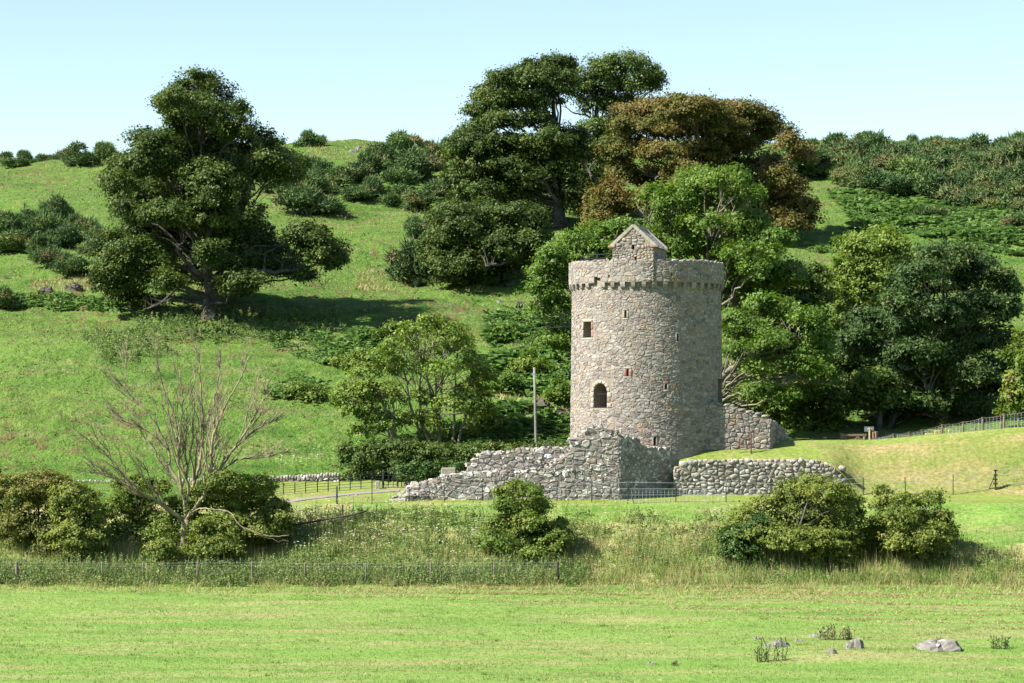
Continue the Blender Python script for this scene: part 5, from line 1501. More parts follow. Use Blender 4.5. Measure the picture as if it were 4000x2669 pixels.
def scatter(rng, n, poly, y0, y1):
    """n points evenly over the ground area whose outline the polygon gives"""
    P_ = []
    got = 0
    for _ in range(80):
        m = 20000
        y = rng.uniform(y0, y1, m)
        x = rng.uniform((min(p[0] for p in poly) - CX)/F*y1 - 2, (max(p[0] for p in poly) - CX)/F*y1 + 2, m)
        z = ground(x, y)
        a, b = CX + x/y*F, HY - z/y*F
        k = inside(a, b, poly)
        q = np.stack([x, y, z], 1)[k]
        P_.append(q); got += len(q)
        if got >= n: break
    P_ = np.concatenate(P_)
    return P_[:n]

def blades(rng, P_, h, w, lean=0.35, tone=(0.1, 0.6), hv=0.45):
    """single upright blades, one triangle each"""
    n = len(P_)
    hh = h*rng.uniform(1-hv, 1+hv, n)
    a = rng.uniform(0, 6.28, n)
    d = np.stack([np.cos(a), np.sin(a), np.zeros(n)], 1)
    l = rng.normal(size=(n, 2))*lean*hh[:, None]
    tip = P_ + np.column_stack([l, hh])
    V = np.stack([P_ - d*w*0.5, P_ + d*w*0.5, tip], 1).reshape(-1, 3)
    t = rng.uniform(tone[0], tone[1], n)
    return V, np.arange(3*n).reshape(-1, 3), np.repeat(t, 3)

def ferns(rng, P_, size, tone0=0.0):
    """arching fronds, several to a crown"""
    V, T = [], []
    n = len(P_); m = 5
    P2 = np.repeat(P_, m, 0); k = len(P2)
    a = rng.uniform(0, 6.28, k); s = size*rng.uniform(0.6, 1.3, k)*np.clip(1 + 0.55*wob(P2[:, 0], P2[:, 1], 79, 6), 0.5, 1.7)
    d = np.stack([np.cos(a), np.sin(a), np.zeros(k)], 1); b = np.stack([-np.sin(a), np.cos(a), np.zeros(k)], 1)
    up = np.array([0, 0, 1.0])
    def pt(t, h, w): return P2 + d*(s*t)[:, None] + up*(s*h)[:, None] + b*(s*w)[:, None]
    h = rng.uniform(0.5, 1.0, k)
    W_ = rng.uniform(0.13, 0.2, k)
    mid = P2 + d*(s*.42)[:, None] + up*(s*.6*h)[:, None]
    v = np.stack([pt(.08, .2, 0), mid + b*(s*W_)[:, None], P2 + d*(s*.9)[:, None] + up*(s*(.7*h - .1))[:, None], mid - b*(s*W_)[:, None]], 1)
    t = np.clip(np.repeat(rng.uniform(0.15, 0.7, n), m) + rng.normal(0.05 + tone0, 0.1, k) + (rng.rand(k) < 0.012)*0.3, 0, 1)
    return v.reshape(-1, 3), np.arange(4*k).reshape(-1, 4), np.repeat(t, 4)

def leafy(rng, P_, h, leaf, per=14, tone=(0.1, 0.7)):
    """upright leafy stems such as nettles and docks"""
    n = len(P_); hh = h*rng.uniform(0.55, 1.25, n)
    P2 = np.repeat(P_, per, 0); k = len(P2)
    f = np.tile(np.linspace(0.12, 1.0, per), n)
    lean = np.repeat(rng.normal(size=(n, 2))*0.14, per, 0)
    C = P2 + np.column_stack([lean*(f*np.repeat(hh, per))[:, None], f*np.repeat(hh, per)])
    C[:, :2] += rng.normal(size=(k, 2))*leaf*0.55*(1.15 - 0.8*f)[:, None]
    Nn = rng.normal(size=(k, 3))*0.6 + np.array([0, 0, 0.7])
    V, q = leaf_arrays(rng, C, Nn, leaf, 0.55)
    t = np.clip(np.repeat(rng.uniform(tone[0], tone[1], n), per) + rng.normal(0, 0.08, k), 0, 1)
    return V, q, np.repeat(t, 4)

class Stuff:
    def __init__(s): s.m = MB()
    def add(s, V, f, t):
        if f.shape[1] == 3: s.m.add(V, None, f, t)
        else: s.m.add(V, f, None, t)
    def build(s, name, mat, label): 
        o = s.m.build(name, MAT[mat], None, False, 'stuff'); o['label'] = label
        return o

rng = np.random.RandomState(500)
fe = Stuff()
for poly, n, y0, y1, sz in (
    ([(3150,760),(3400,745),(3700,790),(4060,835),(4060,1010),(3800,985),(3560,915),(3330,935),(3180,930)], 3600, 225, 300, 0.95),
    ([(1450,745),(1850,720),(1850,790),(1700,835),(1500,800)], 800, 240, 300, 0.85),
    ([(1900,1230),(2240,1225),(2240,1520),(2060,1560),(1930,1530)], 2000, 158, 200, 0.8),
    ([(1930,1590),(2080,1600),(2240,1670),(2240,1745),(1850,1745)], 900, 152, 175, 0.75),
    ([(1060,1320),(1260,1310),(1400,1400),(1300,1440),(1080,1380)], 420, 170, 200, 0.7),
    ([(1380,1300),(1560,1250),(1640,1330),(1480,1420),(1380,1400)], 420, 165, 205, 0.7),
    ([(1020,1530),(1160,1470),(1260,1490),(1270,1560),(1060,1560)], 220, 160, 185, 0.6),
    ([(0,1160),(200,1150),(470,1195),(400,1225),(0,1205)], 420, 190, 215, 0.6),
    ([(3160,1000),(3300,990),(3250,960),(3180,950)], 120, 220, 245, 0.6)):
    P_ = scatter(rng, int(n*1.5), poly, y0, y1)
    P_ = P_[wob(P_[:, 0], P_[:, 1], 77, 5) + 0.5*wob(P_[:, 0], P_[:, 1], 78, 1.7) + 0.5*rng.normal(size=len(P_)) > -0.35]
    fe.add(*ferns(rng, P_, sz))
fe.build('bracken', 'fern', 'green bracken fronds covering parts of the slope')

gr = Stuff()
# rough bank between the fence and the mown lawn
P_ = scatter(rng, 42000, [(-120,1960),(1200,1990),(1500,1962),(2300,1962),(3000,1958),(4120,2060),(4120,2300),(-120,2300)], 131.2, 143.2)
k = rng.rand(len(P_)) < np.interp(P_[:, 1] + 0.7*wob(P_[:, 0], P_[:, 1], 91, 4) + np.clip(P_[:, 0] - 20, 0, 6)*0.7, [131, 137, 139.5, 141.5, 143.2], [1.0, 1.0, 0.55, 0.1, 0.03])
P_ = P_[k]
pat = wob(P_[:, 0], P_[:, 1], 31, 3.0)
hs_ = 1.2*np.clip(0.75 + 0.45*wob(P_[:, 0], P_[:, 1], 92, 2.2), 0.3, 1.4) * np.interp(P_[:, 1], [131, 136, 140, 143], [1.0, 1.0, 0.55, 0.35])
for q in range(5):
    k = (np.digitize(hs_, [0.5, 0.7, 0.9, 1.1]) == q)
    gr.add(*blades(rng, P_[k & (pat > 0.15)], (0.26, 0.38, 0.5, 0.62, 0.75)[q], 0.03, 0.38, (0.45, 0.92)))
    gr.add(*blades(rng, P_[k & (pat <= 0.15)], (0.22, 0.34, 0.44, 0.55, 0.65)[q], 0.035, 0.4, (0.2, 0.72)))
P_ = scatter(rng, 9000, [(2200,2040),(2760,2020),(2900,2240),(4100,2150),(4100,2290),(2200,2280)], 131.2, 140)
P_ = P_[wob(P_[:, 0], P_[:, 1], 64, 2.5) > 0.25]
gr.add(*blades(rng, P_, 0.55, 0.028, 0.4, (0.65, 1.0)))
P_ = scatter(rng, 4000, [(-100,2010),(1400,1990),(1900,2010),(2900,2040),(4100,2110),(4100,2280),(-100,2280)], 131.2, 142)
gr.add(*blades(rng, P_, 0.95, 0.022, 0.12, (0.7, 1.0)))
# mown field, lawn and pasture
P_ = scatter(rng, 62000, [(-150,2270),(4150,2270),(4150,2720),(-150,2720)], 92, 131.6)
pat = wob(P_[:, 0]*0.5, P_[:, 1], 33, 4.5) + 0.5*wob(P_[:, 0]*0.6, P_[:, 1], 34, 1.6)
gr.add(*blades(rng, P_[pat > 0.75], 0.07, 0.03, 0.8, (0.55, 0.85)))
gr.add(*blades(rng, P_[pat <= 0.75], 0.07, 0.03, 0.6, (0.38, 0.68)))
c_ = scatter(rng, 130, [(-150,2290),(4150,2290),(4150,2720),(-150,2720)], 92, 130)
P_ = np.repeat(c_, 26, 0); P_[:, :2] += rng.normal(size=(len(P_), 2))*np.array([0.22, 0.16])*rng.uniform(0.5, 1.6, (len(c_), 1)).repeat(26, 0)
P_[:, 2] = ground(P_[:, 0], P_[:, 1])
gr.add(*blades(rng, P_, 0.12, 0.03, 0.6, (0.25, 0.6)))
P_ = scatter(rng, 16000, [(-150,2225),(4150,2225),(4150,2350),(-150,2330)], 128.6, 133.0)
P_ = P_[wob(P_[:, 0], P_[:, 1], 62, 2.4) + 0.5*wob(P_[:, 0], P_[:, 1], 63, 0.9) - 0.75*np.abs(P_[:, 1] - 131.2) + 0.3*rng.normal(size=len(P_)) > -0.35]
gr.add(*blades(rng, P_, 0.34, 0.03, 0.45, (0.55, 1.0)))
P_ = scatter(rng, 9000, [(-150,2240),(4150,2240),(4150,2350),(2600,2330),(-150,2310)], 126, 131.6)
gr.add(*blades(rng, P_, 0.16, 0.035, 0.9, (0.6, 1.0)))
P_ = scatter(rng, 60000, [(-100,640),(1300,560),(4100,580),(4100,1100),(2300,1300),(2300,1740),(1300,1880),(-100,1900)], 150, 315)
pat = wob(P_[:, 0], P_[:, 1], 35, 6) + 0.6*wob(P_[:, 0], P_[:, 1], 36, 2.0)
gr.add(*blades(rng, P_[pat > 0.7], 0.2, 0.07, 0.7, (0.5, 0.9)))
gr.add(*blades(rng, P_[pat <= 0.7], 0.16, 0.07, 0.6, (0.22, 0.66)))
P_ = np.concatenate([scatter(rng, 26000, [(2300,2290),(4150,2275),(4150,2480),(3300,2430),(2500,2370),(1200,2340),(1200,2310)], 110, 131.2), scatter(rng, 16000, [(1900,2262),(4150,2250),(4150,2325),(1700,2335)], 128, 131.8)])
P_ = P_[wob(P_[:, 0]*0.45, P_[:, 1]*1.4, 65, 3.2) + 0.6*wob(P_[:, 0]*0.6, P_[:, 1], 66, 1.1) > 0.35]
gr.add(*blades(rng, P_, 0.085, 0.06, 2.0, (0.78, 1.0)))
for poly, n, y0, y1 in (([(110,1095),(360,1075),(420,1185),(130,1195)], 2600, 195, 225), ([(1380,1060),(1560,1050),(1600,1140),(1400,1140)], 1600, 200, 225), ([(1950,1540),(2230,1520),(2235,1660),(1960,1650)], 1800, 155, 180), ([(1980,1290),(2220,1300),(2200,1400),(2000,1380)], 900, 165, 195), ([(1200,540),(1500,545),(1500,640),(1180,620)], 2500, 285, 320)):
    P_ = scatter(rng, n, poly, y0, y1)
    P_ = P_[wob(P_[:, 0], P_[:, 1], 67, 3) + 0.5*rng.normal(size=len(P_)) > -0.2]
    gr.add(*blades(rng, P_, 0.3, 0.08, 0.6, (0.72, 1.0)))
P_ = scatter(rng, 30000, [(-150,2300),(4150,2300),(4150,2720),(-150,2720)], 92, 130)
P_ = P_[wob(P_[:, 0]*0.35, P_[:, 1]*1.2, 68, 3.4) + 0.6*wob(P_[:, 0]*0.6, P_[:, 1]*1.3, 69, 1.3) > 1.0]
gr.add(*blades(rng, P_, 0.06, 0.06, 2.2, (0.76, 0.98)))
gr.build('grass', 'blade', 'grass blades of the field, bank and pasture')

ne = Stuff()
P_ = scatter(rng, 2300, [(-120,2195),(1000,2205),(2200,2215),(2300,2230),(2300,2290),(-120,2290)], 131.3, 134.2)
ne.add(*leafy(rng, P_, 0.75, 0.13, 13, (0.05, 0.75)))
P_ = scatter(rng, 900, [(-120,2260),(1300,2262),(2250,2270),(2250,2310),(-120,2310)], 130.7, 131.6)
P_ = P_[wob(P_[:, 0], P_[:, 1], 61, 3) + 0.4*rng.normal(size=len(P_)) > -0.1]
ne.add(*leafy(rng, P_, 0.5, 0.12, 11, (0.15, 0.95)))
P_ = scatter(rng, 1100, [(2800,2150),(4100,2120),(4100,2280),(2800,2290)], 131.3, 136)
P_ = P_[wob(P_[:, 0], P_[:, 1], 94, 2.6) + 0.4*rng.normal(size=len(P_)) > -0.1]
ne.add(*leafy(rng, P_, 0.5, 0.12, 11, (0.1, 0.8)))
P_ = scatter(rng, 900, [(1120,2010),(1900,2000),(1900,2200),(1120,2200)], 133, 141)
ne.add(*leafy(rng, P_, 0.6, 0.13, 12, (0.1, 0.85)))
P_ = scatter(rng, 1100, [(2180,2010),(2900,2020),(3000,2250),(2180,2250)], 131.8, 141)
P_ = P_[wob(P_[:, 0], P_[:, 1], 93, 2.6) + 0.4*rng.normal(size=len(P_)) > 0.1]
ne.add(*leafy(rng, P_, 0.55, 0.13, 12, (0.1, 0.9)))
P_ = scatter(rng, 600, [(520,1260),(900,1235),(1300,1230),(1350,1300),(1100,1350),(560,1340)], 180, 205)
ne.add(*leafy(rng, P_, 0.7, 0.2, 11, (0.0, 0.5)))
P_ = scatter(rng, 500, [(300,1310),(560,1290),(700,1400),(420,1420)], 170, 200)
ne.add(*leafy(rng, P_, 0.45, 0.18, 9, (0.2, 0.7)))
P_ = scatter(rng, 2600, [(-50,1290),(600,1300),(1300,1480),(1300,1850),(-50,1850)], 150, 192)
P_ = P_[wob(P_[:, 0], P_[:, 1], 95, 7) + 0.7*wob(P_[:, 0], P_[:, 1], 96, 2) + 0.5*rng.normal(size=len(P_)) > 0.55]
ne.add(*leafy(rng, P_, 0.3, 0.13, 8, (0.1, 0.9)))
P_ = scatter(rng, 2600, [(-50,640),(1300,590),(1800,850),(2000,1200),(700,1250),(-50,1250)], 195, 300)
P_ = P_[wob(P_[:, 0], P_[:, 1], 97, 9) + 0.7*wob(P_[:, 0], P_[:, 1], 98, 2.5) + 0.5*rng.normal(size=len(P_)) > 0.55]
ne.add(*leafy(rng, P_, 0.4, 0.2, 7, (0.2, 1.0)))
ne.build('weeds', 'nettle', 'nettles and docks along the fence and under the tree')

um = Stuff(); us_ = Stuff()
P_ = np.concatenate([scatter(rng, 150, [(1100,1990),(1880,1980),(1900,2210),(1100,2220)], 132.5, 142), scatter(rng, 36, [(2380,1990),(2900,2010),(2900,2180),(2300,2180)], 133, 142), scatter(rng, 26, [(400,2050),(700,2080),(700,2180),(380,2180)], 132.5, 137), scatter(rng, 22, [(1080,1830),(1320,1790),(1330,1850),(1080,1860)], 152, 158)])
for p in P_:
    h = rng.uniform(0.55, 1.15)
    add_tube(us_.m, [p, p + np.array([rng.normal()*0.05, 0, h])], 0.009, 3, rng.uniform(0.5, 0.95), False)
    nn = rng.randint(1, 4)
    for j in range(nn):
        c = p + np.array([rng.normal()*0.12, rng.normal()*0.1, h + rng.uniform(-0.12, 0.05)])
        r_ = rng.uniform(0.04, 0.085); n_ = 7
        a_ = np.arange(n_)*2*np.pi/n_
        V = np.concatenate([[c + np.array([0, 0, 0.025])], np.column_stack([c[0] + r_*np.cos(a_), c[1] + r_*np.sin(a_), np.full(n_, c[2])])])
        um.m.add(V, None, np.array([[0, 1 + q, 1 + (q+1) % n_] for q in range(n_)]), rng.uniform(0, 0.8))
for p in scatter(rng, 40, [(1080,1980),(1500,1990),(1500,2080),(1100,2080)], 138, 143):
    c = p + np.array([0, 0, rng.uniform(0.5, 0.9)])
    V, f = leaf_arrays(rng, np.repeat(c[None], 4, 0) + rng.normal(size=(4, 3))*0.05, rng.normal(size=(4, 3)), 0.08)
    um.m.add(V, f, None, 1.0)
um.build('wildflowers', 'umbel', 'white umbel flower heads in the rough grass')
us_.build('flower_stems', 'blade', 'dry stems of the umbel flowers')

# ------------------------------------------------------------------ fences, gates, poles
def post_part(root, base, top, r, mat, name='post', square=False, seed=0, n=8):
    base = np.array(base, float); top = np.array(top, float)
    P_ = np.array([base - np.array([0, 0, 0.3]), base, base*0.5 + top*0.5, top - (top-base)*0.02, top])
    V, f4, f3 = tube_arrays(P_, np.array([1, 1, 0.97, 0.95, 0.8])*r, 4 if square else n)
    return mk(name, V, [f4, f3], MAT[mat], root, not square)

def wire_part(root, pts, r, mat='wire', name='wire', sag=0.0, per=5):
    Q = []
    for i in range(len(pts) - 1):
        a, b = np.array(pts[i]), np.array(pts[i+1])
        for t in np.linspace(0, 1, per, endpoint=False):
            p = a + (b-a)*t; p[2] -= sag*4*t*(1-t); Q.append(p)
    Q.append(np.array(pts[-1]))
    V, f4, f3 = tube_arrays(Q, r, 4, False)
    return mk(name, V, f4, MAT[mat], root)

def net_part(root, tops, bots, nh, step, r, mat='wire', sag=0.0, rng=None):
    mb = MB()
    for i in range(len(tops) - 1):
        a0, a1, b0, b1 = map(np.array, (tops[i], tops[i+1], bots[i], bots[i+1]))
        L = np.linalg.norm(a1 - a0); nv = max(2, int(L/step))
        for k in range(nh):
            s = k/(nh-1)
            Q = [b0 + (a0-b0)*s + ((b1 + (a1-b1)*s) - (b0 + (a0-b0)*s))*t - np.array([0, 0, sag*4*t*(1-t)*s]) for t in np.linspace(0, 1, 5)]
            add_tube(mb, Q, r, 3, cap=False)
        for k in range(nv):
            t = k/nv
            top = a0 + (a1-a0)*t - np.array([0, 0, sag*4*t*(1-t)]); bot = b0 + (b1-b0)*t
            j = rng.normal(size=3)*0.015 if rng is not None else 0
            add_tube(mb, [bot, (top+bot)/2 + j, top], r, 3, cap=False)
    return mb.build('wire_net', MAT[mat], root, False, 'stuff')

rng = np.random.RandomState(700)
# stock fence at the foot of the bank
YFN = 131.55
fx = [-120, 66, 400, 560, 770, 984, 1191, 1430, 1682, 1931, 2176]
stock = thing('stock_fence', 'wire netting stock fence on wooden posts along the foot of the bank', 'fence', (xpx(1000, YFN), YFN, gz(xpx(1000, YFN), YFN)))
tops, bots = [], []
for i, px in enumerate(fx):
    x = xpx(px, YFN); z = gz(x, YFN)
    b = np.array([x, YFN, z]); t = b + np.array([rng.uniform(-.03, .03), 0, 1.12 + rng.uniform(-.04, .06)])
    post_part(stock, b, t, 0.095 if px in (2176, 66) else 0.052, 'timber_dark' if px == 2176 else 'timber')
    tops.append(t - np.array([0, .08, .06])); bots.append(b + np.array([0, -.08, .05]))
wire_part(stock, tops, 0.0035)
wire_part(stock, [t*0.86 + b*0.14 for t, b in zip(tops, bots)], 0.003)
net_part(stock, [t*0.72 + b*0.28 for t, b in zip(tops, bots)], bots, 7, 0.2, 0.0011, 'wire', 0, rng)
# a post further right, by the straggly hawthorn
p = G(3738, 2150)
o = post_part(None, p, p + np.array([0.02, 0, 0.85]), 0.06, 'timber', 'fence_post')
tag(o, 'single short wooden post right of the straggly hawthorn', 'post')

# estate fence of thin black standards and wires across the lower lawn
est = thing('estate_fence', 'thin black iron standards with strained wires crossing in front of the ruin', 'fence', (xpx(2300, 143), 142.7, -5.5))
es = [(1316, 1970, 68), (1453, 1970, 70), (1598, 1956, 58), (1735, 1958, 66), (1884, 1952, 62), (2030, 1954, 62), (2176, 1954, 66), (2311, 1957, 70), (2452, 1972, 86), (2640, 1964, 76), (2836, 1962, 78), (3010, 1956, 74), (3190, 1945, 72), (3372, 1930, 66), (3538, 1932, 72), (3723, 1930, 80), (3889, 1916, 76), (4060, 1905, 76)]
tops, bots = [], []
for px, py, h in es:
    D = float(np.interp(py, [1900, 1930, 1956, 1972], [146.5, 145.2, 142.8, 142.2]))
    if 2640 <= px <= 3010: D = 142.6
    x = xpx(px, D); b = np.array([x, D, gz(x, D)]); t = np.array([x + (-0.05 if px == 3538 else 0), D, b[2] + h/F*D + 0.02])
    post_part(est, b, t, 0.05 if px in (1316, 3889) else 0.026, 'iron', 'standard', False, 0, 6)
    tops.append(t); bots.append(b)
for s in (0.97, 0.68, 0.40, 0.15):
    wire_part(est, [b + (t-b)*s for t, b in zip(tops, bots)], 0.009 if s > 0.6 else 0.006)
i0 = [e[0] for e in es].index(2452)
net_part(est, [b + (t-b)*0.62 for t, b in zip(tops[i0:i0+3], bots[i0:i0+3])], bots[i0:i0+3], 6, 0.2, 0.006)
for (px, dx) in ((2452, 0.42), (3889, -0.42)):
    i = [e[0] for e in es].index(px)
    V, f4, f3 = tube_arrays([bots[i] + np.array([dx, 0.1, -0.1]), tops[i]*0.8 + bots[i]*0.2], 0.024, 6)
    mk('brace', V, [f4, f3], MAT['iron'], est)
i = [e[0] for e in es].index(3889)
for s in (0.3, 0.52, 0.74, 0.97):
    c = bots[i] + (tops[i]-bots[i])*s
    V, f = box_arrays((-0.11, -0.06, -0.04), (0.11, 0.06, 0.04), (np.eye(3), c))
    mk('ratchet', V, f, MAT['iron'], est)

# taller black rail fence along the path, with its gate
rf = thing('rail_fence', 'tall black iron rail fence beside the gravel path', 'fence', (xpx(1280, 147), 147, -5))
rp = [(1064, 1900, 1966), (1107, 1890, 1956), (1152, 1885, 1953), (1194, 1876, 1947), (1240, 1870, 1943), (1282, 1866, 1940), (1326, 1861, 1935), (1368, 1856, 1930), (1410, 1852, 1926), (1453, 1848, 1923), (1494, 1840, 1922)]
T_, B_2 = [], []
for px, y0, y1 in rp:
    D = float(np.interp(y1, [1920, 1966], [149.2, 145.0])); x = xpx(px, D)
    b = np.array([x, D, gz(x, D)]); t = np.array([x, D, zpx(y0, D)])
    post_part(rf, b, t, 0.03, 'iron', 'post', False, 0, 6)
    T_.append(t); B_2.append(b)
for s in (0.98, 0.78, 0.58, 0.38, 0.16):
    wire_part(rf, [b + (t-b)*s for t, b in zip(T_, B_2)], 0.012, 'iron', 'rail')
gate = thing('iron_gate', 'black iron bar gate with diagonal brace beside the ivy wall', 'gate', (xpx(1535, 149.2), 149.2, gz(xpx(1535, 149.2), 149.2)))
gd = 149.2
def gp(px, py): return W(px, py, gd)
for px, y0, r_ in ((1498, 1838, 0.05), (1553, 1826, 0.06), (1569, 1838, 0.03), (1517, 1840, 0.02), (1536, 1840, 0.02)):
    b = gp(px, 1922); post_part(gate, b, gp(px, y0), r_, 'iron', 'gate_post' if r_ > .04 else 'upright', False, 0, 6)
for py in (1842, 1858, 1875, 1893, 1912):
    V, f4, f3 = tube_arrays([gp(1498, py), gp(1553, py)], 0.014, 5); mk('bar', V, [f4, f3], MAT['iron'], gate)
V, f4, f3 = tube_arrays([gp(1500, 1912), gp(1550, 1845)], 0.016, 5); mk('brace', V, [f4, f3], MAT['iron'], gate)
V, f4, f3 = rough_box(rng, (-0.14, -0.14, -0.3), (0.14, 0.14, 0.66), (np.eye(3), W(1475, 1922, 148.6)))
o = mk('stone_post', V, [f4, f3], MAT['stone_field'], None, False, {'tone': np.full(len(V), 0.6)})
tag(o, 'short squared pale stone post standing before the iron gate', 'post')
# low wall under the ivy
ivw = thing('ivy_wall', 'low rubble wall mostly hidden under glossy ivy', 'wall', (xpx(1670, 149.9), 149.9, -4.8))
ws = MB()
it = interp([(xpx(1575, 149.8), zpx(1842, 149.8)), (xpx(1850, 149.8), zpx(1836, 149.8))])
core_wall(np.linspace(xpx(1575, 149.8), xpx(1850, 149.8), 12), lambda u: -5.4, lambda u: it(u) - .05, (0, 149.8, 0), (1, 0, 0), (0, -1, 0), 0.45, 'wall_core', MAT['mortar_ruin'], ivw)
lay(rubble(xpx(1575, 149.8), xpx(1850, 149.8), -5.3, -3.6, 0.36, 0.24, 81, (), it), plane_map((0, 149.8, 0), (1, 0, 0), (0, -1, 0)), MAT['stone_ruin'], ivw, 81, 90, None, 'stone', ws)
ws.build('small_stone', MAT['stone_ruin'], ivw, True, 'stuff')
V, f4, f3 = rough_box(rng, (-0.42, -0.3, -0.6), (0.42, 0.3, 0.16), (np.eye(3), W(1752, 1838, 147)))
o = mk('stone_block', V, [f4, f3], MAT['dressed'], None, False, {'tone': np.full(len(V), 0.3)})
tag(o, 'squared stone block behind the stepped end of the ruined wall', 'stone block')
# dry-stone boundary wall at the foot of the pasture
bw = thing('boundary_wall', 'dark dry stone wall with upright cope stones at the foot of the pasture', 'wall', (xpx(1200, 151.6), 151.6, -4.7))
bs = MB(); YB = 151.6
bt = interp([(xpx(240, YB), zpx(1893, YB)), (xpx(700, YB), zpx(1888, YB)), (xpx(1075, YB), zpx(1876, YB)), (xpx(1325, YB), zpx(1862, YB))])
core_wall(np.linspace(xpx(240, YB), xpx(1325, YB), 40), lambda u: -5.4, lambda u: bt(u) - .05, (0, YB, 0), (1, 0, 0), (0, -1, 0), 0.5, 'wall_core', MAT['earth'], bw)
lay(rubble(xpx(240, YB), xpx(1325, YB), -5.4, -4.0, 0.3, 0.2, 82, (), bt), plane_map((0, YB, 0), (1, 0, 0), (0, -1, 0)), MAT['stone_ruin'], bw, 82, 150, lambda c: 1.0 if c[0] > xpx(1060, YB) else 0.2, 'stone', bs, bulge=0.07, joint=0.025)
for u in np.arange(xpx(240, YB), xpx(1325, YB), 0.17):
    V, f = boulder(rng, (0.19, 0.45, 0.32), (u, YB + 0.2, float(bt(u)) + 0.08 + rng.uniform(-.04, .05)), 0.0, 0.14)
    mk('cope_stone', V, f, MAT['stone_ruin'], bw, True, {'tone': np.full(len(V), rng.rand())})
bs.build('small_stone', MAT['stone_ruin'], bw, True, 'stuff')
# fallen rail in the long grass
Q = [W(x, y, 138.6) + np.array([0, 0, 0.05]) for x, y in ((1105, 2062), (1200, 2046), (1290, 2030), (1380, 2014), (1432, 2000))]
V, f4, f3 = tube_arrays(Q, 0.06, 6)
o = mk('fallen_rail', V, [f4, f3], MAT['timber_dark'], None, True)
tag(o, 'dark timber rail lying slanted in the rough grass right of the bushes', 'timber rail')
for px, py in ((1213, 2038), (1339, 2005)):
    b = W(px, py + 10, 139.5); o = post_part(None, b, b + np.array([0, 0, 0.62]), 0.045, 'timber_dark', 'stake')
    tag(o, 'thin leaning stake in the rough grass ' + ('at the left part of the fallen rail' if px < 1300 else 'above the right end of the fallen rail'), 'stake', 'stakes by the fallen rail')

# telegraph pole
pd = 157.0
b = W(2095, 1762, pd); t = W(2087, 1436, pd)
pole = thing('telegraph_pole', 'weathered grey wooden pole standing in front of the ferny slope', 'pole', b)
V, f4, f3 = tube_arrays([b - np.array([0, 0, .6]), b, (b+t)/2, t], [0.095, 0.095, 0.085, 0.075], 12)
mk('shaft', V, [f4, f3], MAT['timber_grey'], pole, True)
V, f = box_arrays((-0.17, -0.05, -0.06), (-0.08, 0.05, 0.06), (np.eye(3), W(2088, 1462, pd)))
mk('bracket', V, f, MAT['wire'], pole)

# upper fence on the mound
uf = thing('wire_fence', 'square netting fence on pale posts with a rusty top wire above the lawn', 'fence', (xpx(3750, 150.6), 150.6, -1.5))
tops, bots = [], []
for px, y0, y1, r_ in ((3395, 1714, 1722, 0.03), (3490, 1694, 1715, 0.055), (3552, 1687, 1710, 0.055), (3607, 1679, 1706, 0.06), (3680, 1658, 1699, 0.065), (3762, 1647, 1690, 0.065), (3838, 1630, 1684, 0.07), (3922, 1617, 1676, 0.075), (4030, 1600, 1664, 0.07), (4140, 1590, 1655, 0.07)):
    D = 150.6; x = xpx(px, D); b = np.array([x, D, gz(x, D) - 0.05]); t = np.array([x - (0.12 if px == 3607 else 0), D, zpx(y0, D)])
    if px > 3400: post_part(uf, b, t, r_, 'timber')
    tops.append(t); bots.append(b)
net_part(uf, [t*0.93 + b*0.07 for t, b in zip(tops, bots)], bots, 7, 0.2, 0.0075, 'wire', 0.05, rng)
wire_part(uf, [t*0.97 + b*0.03 + np.array([0, -.06, 0]) for t, b in zip(tops, bots)], 0.014, 'rust', 'top_wire', 0.06)
for px, y0, r_, m, lab in ((3910, 1648, 0.09, 'timber', 'stout pale post stump with a rusty rod on top'), (3809, 1668, 0.05, 'timber', 'short pale stake below the netting between tall posts'), (3978, 1637, 0.06, 'timber', 'short pale stake by the right edge fence'), (3706, 1688, 0.04, 'yellow_wood', 'little yellowed peg at the foot of the fence'), (3222, 1713, 0.12, 'timber_gate', 'squat brown stump left of the field gate')):
    D = 150.3; x = xpx(px, D); z = gz(x, D)
    if px == 3910:
        st = thing('post_stump', lab, 'post', (x, D, z))
        post_part(st, (x, D, z), (x, D, zpx(y0, D)), r_, m, 'stump')
        V, f4, f3 = tube_arrays([(x, D, zpx(y0, D)), (x, D, zpx(1611, D))], 0.028, 6); mk('rod', V, [f4, f3], MAT['rust'], st)
    else:
        o = post_part(None, (x, D, z), (x, D, max(zpx(y0, D), z + 0.2)), r_, m, 'stake'); tag(o, lab, 'stake')
V, f4, f3 = rough_box(rng, (-0.18, -0.15, -0.1), (0.18, 0.15, 0.18), (np.eye(3), W(3662, 1694, 150.3)))
o = mk('crate_block', V, [f4, f3], MAT['yellow_wood'], None); tag(o, 'small tan wooden block on the grass left of a fence post', 'block')
for k, (px, w) in enumerate(((3630, 0.5),)):
    V, f4, f3 = rough_box(rng, (-w/2, -0.1, -0.05), (w/2, 0.1, 0.05), (np.eye(3), np.array([xpx(px, 150.3), 150.3, gz(xpx(px, 150.3), 150.3) + 0.04])))
    o = mk('plank', V, [f4, f3], MAT['yellow_wood'], None); tag(o, 'pale plank lying on the grass beside the tan block', 'plank')
